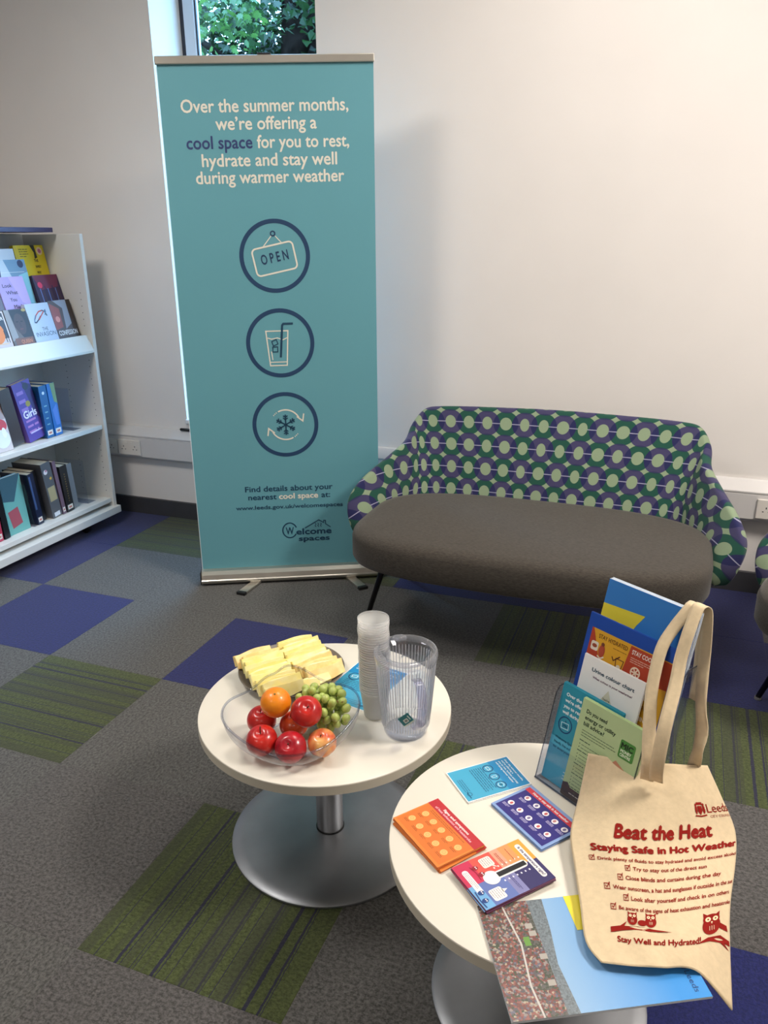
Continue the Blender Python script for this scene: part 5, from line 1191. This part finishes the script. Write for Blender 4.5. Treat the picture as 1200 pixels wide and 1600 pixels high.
book_spine(.424, .048, .255, MS, .165, (24, 92, 150), 'deep blue book upright between clear dividers on the middle shelf', gm, yaw=0, tilt=-3.0, sdesign=lambda P, t, h: (P.disc(t*.5, h*.86, t*.16, (200, 220, 236), 1), P.lines(t*.3, h*.6, t*.7, 4, .03, .006, (120, 170, 190), 1, 3)))
book_spine(.478, .050, .258, MS, .165, (40, 110, 186), 'blue book with yellow-green art beside the deep blue one', gm, tilt=-3.0, sdesign=lambda P, t, h: (P.poly([(t*.4, h), (t, h), (t, h*.6), (t*.6, h*.65)], (120, 150, 110), 1), P.poly([(t*.2, h*.5), (t*.8, h*.6), (t*.9, h*.2), (t*.4, h*.2)], (84, 130, 210), 1)))
book_spine(.232, .070, .270, MS, .15, (66, 60, 62), 'charcoal book between the purple book and the red and white one', gm, x=-.285, tilt=-9, lbl=False)
def f_rab(P, W, H):
    P.rect(0, 0, W, H, (206, 196, 196), 0); P.rect(0, H*.55, W, H, (170, 150, 150), 1); P.disc(W*.7, H*.45, W*.28, (196, 50, 60), 2, ry=H*.11); P.disc(W*.62, H*.22, W*.36, (226, 232, 240), 3, ry=H*.16); P.disc(W*.78, H*.32, W*.1, (240, 240, 244), 4, ry=H*.09)
book_faceout(.085, .125, .262, MS, -.262, (176, 60, 56), 'face-out book with a red and white picture on the middle shelf', f_rab, group=gm, lean=9, t=.03)
def divider(name, x0, y, z, label, tall=.215, lean=0):
    g = G(); g.box(x0-.12, y, z, x0, y+.003, z+tall, b=.0006).box(x0-.12, y+.003, z+.0002, x0, y+.060, z+.0009)
    o = g.build(name, M_holder, origin=(x0, y, z)); o.rotation_euler = (math.radians(lean), 0, 0); tag(o, label, 'book end', 'clear acrylic book ends'); return o
divider('book_end', -.262, .600, MS-.001, 'clear acrylic book end beyond the blue books on the middle shelf'); divider('book_end', -.258, .4175, MS-.001, 'clear acrylic book end between the purple and the deep blue book', .24, 3.0)
# bottom shelf
BS = .153; gb = 'books on the bottom shelf'
def f_cy(P, W, H): P.rect(0, 0, W, H, (110, 176, 170), 0); P.poly([(0, H), (W, H), (W*.5, H*.55), (0, H*.6)], (60, 96, 110), 1); P.poly([(W*.1, H*.4), (W*.6, H*.45), (W*.7, H*.15), (W*.2, H*.1)], (170, 84, 96), 2)
book_faceout(.118, .125, .275, BS, -.275, (120, 176, 206), 'cyan and teal book with a rose-coloured shape on the bottom shelf', f_cy, group=gb, lean=4, t=.022)
book_spine(.075, .030, .265, BS, .15, (24, 24, 28), 'slim black book at the edge of the frame on the bottom shelf', gb, tilt=-4, lbl=False)
book_spine(.030, .034, .225, BS, .15, (186, 62, 88), 'rose-pink book on the bottom shelf beside the slim black one', gb, tilt=-2)
book_spine(.283, .036, .262, BS, .17, (28, 36, 62), 'navy book leaning on the bottom shelf after the gap', gb, tilt=-5.5, design=None, sdesign=lambda P, t, h: P.rect(t*.1, h*.3, t*.4, h*.95, (60, 84, 130), 1))
book_spine(.322, .040, .262, BS, .17, (10, 10, 16), 'wide black book between the navy and the grey star book', gb, x=-.285, tilt=-6, lbl=False)
def f_star(P, t, h):
    P.rect(0, 0, t, h, (88, 92, 98), 0); P.disc(t*.35, h*.84, t*.2, (226, 220, 224), 2); P.disc(t*.42, h*.86, t*.1, (190, 130, 150), 3); P.rect(t*.15, h*.30, t*.9, h*.56, (170, 160, 124), 1)
    P.poly([(t*.72+.011*(1 if k % 2 == 0 else .45)*math.cos(PI/2+k*PI/5), h*.70+.011*(1 if k % 2 == 0 else .45)*math.sin(PI/2+k*PI/5)) for k in range(10)], (214, 172, 70), 2); P.rect(t*.2, .004, t*.8, .026, (214, 220, 228), 3)
book_spine(.382, .062, .288, BS, .18, (96, 98, 104), 'grey book with a gold star and a round sticker on the bottom shelf', gb, tilt=-7.0, sdesign=f_star, lbl=False)
book_spine(.452, .022, .283, BS, .17, (118, 96, 112), 'mauve-grey book beside the grey star book', gb, tilt=-6)
book_spine(.482, .050, .245, BS, .17, (40, 40, 42), 'black hardback with gold lettering and pale grey boards', gb, tilt=-4, sdesign=lambda P, t, h: P.text('BOOK', t*.3, h*.3, t*.31, .001, (150, 130, 80)) if False else P.lines(t*.45, h*.8, t*.6, 12, .013, .006, (130, 112, 70), 1, 2))
book_spine(.536, .046, .238, BS, .17, (134, 138, 142), 'pale grey book last in the bottom row before the book end', gb, tilt=-4, x=-.278, lbl=False)
divider('book_end', -.262, .632, BS-.0005, 'clear acrylic book end near the end panel on the bottom shelf', .235); divider('book_end', -.262, .255, BS-.0005, 'clear acrylic book end before the navy book on the bottom shelf', .22, 5.5)

# ------------------------------------------------------------------ outdoors, seen through the window
structure(G().box(-30, WY+.5, -.4, 30, 40, -.3).build('ground', mat('grass_ground', (70, 92, 50), .95, noise=.3, nscale=3)))
def leaf_mat(name, c):
    m = bpy.data.materials.new(name); m.use_nodes = True; b = NB(m); nt = m.node_tree; nt.nodes.remove(nt.nodes['Principled BSDF'])
    d = b.n('ShaderNodeBsdfDiffuse'); t = b.n('ShaderNodeBsdfTranslucent'); gl = b.n('ShaderNodeBsdfGlossy'); gl.inputs['Roughness'].default_value = .4
    d.inputs[0].default_value = (*lin(c), 1); t.inputs[0].default_value = (*lin((min(255, int(c[0]*1.25)), min(255, int(c[1]*1.2)), int(c[2]*.8))), 1)
    a = b.n('ShaderNodeMixShader'); a.inputs[0].default_value = .5; b.L(d.outputs[0], a.inputs[1]); b.L(t.outputs[0], a.inputs[2])
    e = b.n('ShaderNodeMixShader'); e.inputs[0].default_value = .04; b.L(a.outputs[0], e.inputs[1]); b.L(gl.outputs[0], e.inputs[2])
    b.L(e.outputs[0], nt.nodes['Material Output'].inputs[0]); return m
L1, L2, L3 = leaf_mat('leaf_bright', (60, 92, 58)), leaf_mat('leaf_mid', (26, 50, 32)), leaf_mat('leaf_dark', (12, 24, 16))  # leaf colours lowered, dense shade of the foliage put into them
M_bark = mat('bark', (22, 18, 16), .95, noise=.5, nscale=9, bump=.6, spec=0)
M_bark2 = mat('bark_branch', (20, 17, 16), .95, spec=0)
LEAF = [(0, 0), (.12, .10), (.34, .04), (.30, .20), (.52, .34), (.36, .42), (.40, .60), (.20, .56), (.10, .72), (0, 1.0), (-.10, .72), (-.20, .56), (-.40, .60), (-.36, .42), (-.52, .34), (-.30, .20), (-.34, .04), (-.12, .10)]
lr = random.Random(5)
def leaf_verts(sz): return [(x*sz, y*sz, -abs(x)*sz*.35+y*y*sz*-.25) for x, y in LEAF]
tree = root('tree', (-2.25, 7.4, -.3), 'broad-leaved tree with a thick dark trunk beyond the window', 'tree')
G().tube([(-2.45, 7.4, -.3), (-2.35, 7.4, 1.5), (-2.22, 7.4, 3.2), (-2.14, 7.42, 4.6), (-2.2, 7.4, 7.0)], [.36, .30, .27, .26, .20], 18).build('trunk', M_bark, tree, smooth=True)
for pth, rad in (([(-2.2, 7.3, 3.5), (-1.7, 6.8, 3.9), (-1.3, 6.6, 4.6)], [.06, .045, .03]), ([(-2.22, 7.35, 3.0), (-2.8, 6.4, 3.5), (-2.9, 5.4, 3.75), (-2.6, 4.9, 3.7)], [.06, .04, .025, .012]), ([(-2.2, 7.4, 3.9), (-2.6, 6.9, 4.5), (-2.9, 6.2, 4.9)], [.05, .04, .02]), ([(-1.45, 7.6, 2.2), (-1.35, 7.5, 3.6), (-1.1, 7.4, 4.8)], [.06, .06, .05])):
    G().tube(pth, rad, 8).build('branch', M_bark2, tree, smooth=True)
lme = {}
def leaf_obj(m):
    g = G(); g.add(leaf_verts(1.0), [(0, 1, 2, 3, 4, 5, 6, 7, 8, 9), (0, 9, 10, 11, 12, 13, 14, 15, 16, 17)]); me_o = g.build('leaf', m, tree, origin=(0, 0, 0)); return me_o
protos = {}
def add_leaf(pos, sz, m, nrm=None):
    if m.name not in protos: o = leaf_obj(m); protos[m.name] = o.data
    else: o = bpy.data.objects.new('leaf', protos[m.name]); COL.objects.link(o); o.parent = tree
    o.location = Vector(pos)-Vector(tree['_o']); o.rotation_euler = (lr.uniform(-.5, .3)-.5, lr.uniform(-.4, .4), lr.uniform(-PI, PI)) if nrm is None else nrm; o.scale = (sz, sz, sz)
for k in range(290):     # the near drooping spray
    u = lr.random(); base = Vector((-2.12, 5.35, 3.62)).lerp(Vector((-1.62, 4.9, 3.42)), u)
    q = base+Vector((lr.gauss(0, .20), lr.gauss(0, .20), lr.gauss(.02, .13)))
    if q.z > 3.95 or q.x > -1.35 or q.x < -2.55: continue
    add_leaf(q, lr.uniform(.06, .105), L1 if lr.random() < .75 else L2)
# crown and the thicket behind
def thicket(parent, box, n, m, sz, name='foliage', dens=None, org=None):
    g = G(); q = [(0, 0), (.42, .30), (.20, .56), (0, 1.0), (-.20, .56), (-.42, .30)]
    cl = [Vector((lr.uniform(box[0], box[1]), lr.uniform(box[2], box[3]), lr.uniform(box[4], box[5]))) for _ in range(max(6, n//70))]
    for k in range(n):
        c = lr.choice(cl)+Vector((lr.gauss(0, .22), lr.gauss(0, .22), lr.gauss(0, .16))); s_ = lr.uniform(*sz)
        from_e = Matrix.Translation(c) @ Matrix.Rotation(lr.uniform(0, 2*PI), 4, 'Z') @ Matrix.Rotation(lr.uniform(-1.2, .4), 4, 'X') @ Matrix.Rotation(lr.uniform(-.6, .6), 4, 'Y') @ Matrix.Scale(s_, 4)
        g.add([(x, y, -abs(x)*.4) for x, y in q], [(0, 1, 2, 3), (0, 3, 4, 5)], 0, from_e)
    o = g.build(name, m, parent); o['kind'] = 'stuff'; return o
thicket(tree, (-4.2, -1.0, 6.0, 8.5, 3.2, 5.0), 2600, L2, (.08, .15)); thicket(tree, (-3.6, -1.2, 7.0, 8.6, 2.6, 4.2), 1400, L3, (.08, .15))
hedge = root('bushes', (-3.0, 10.5, -.3), 'dense dark green bushes behind the tree trunk outside', 'bush')
hedge['kind'] = 'stuff' if False else 'thing'
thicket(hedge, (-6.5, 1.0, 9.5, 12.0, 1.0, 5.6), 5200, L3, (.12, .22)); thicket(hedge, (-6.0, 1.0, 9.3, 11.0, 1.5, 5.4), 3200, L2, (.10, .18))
for x in (-4.6, -3.3, -1.6, -.4): G().tube([(x, 10.5, -.3), (x+.2, 10.4, 2.5), (x-.1, 10.6, 5.0)], [.12, .09, .04], 8).build('stem', M_bark2, hedge, smooth=True)

for o in list(bpy.data.objects):
    if '_o' in o: del o['_o']
bpy.context.view_layer.update()
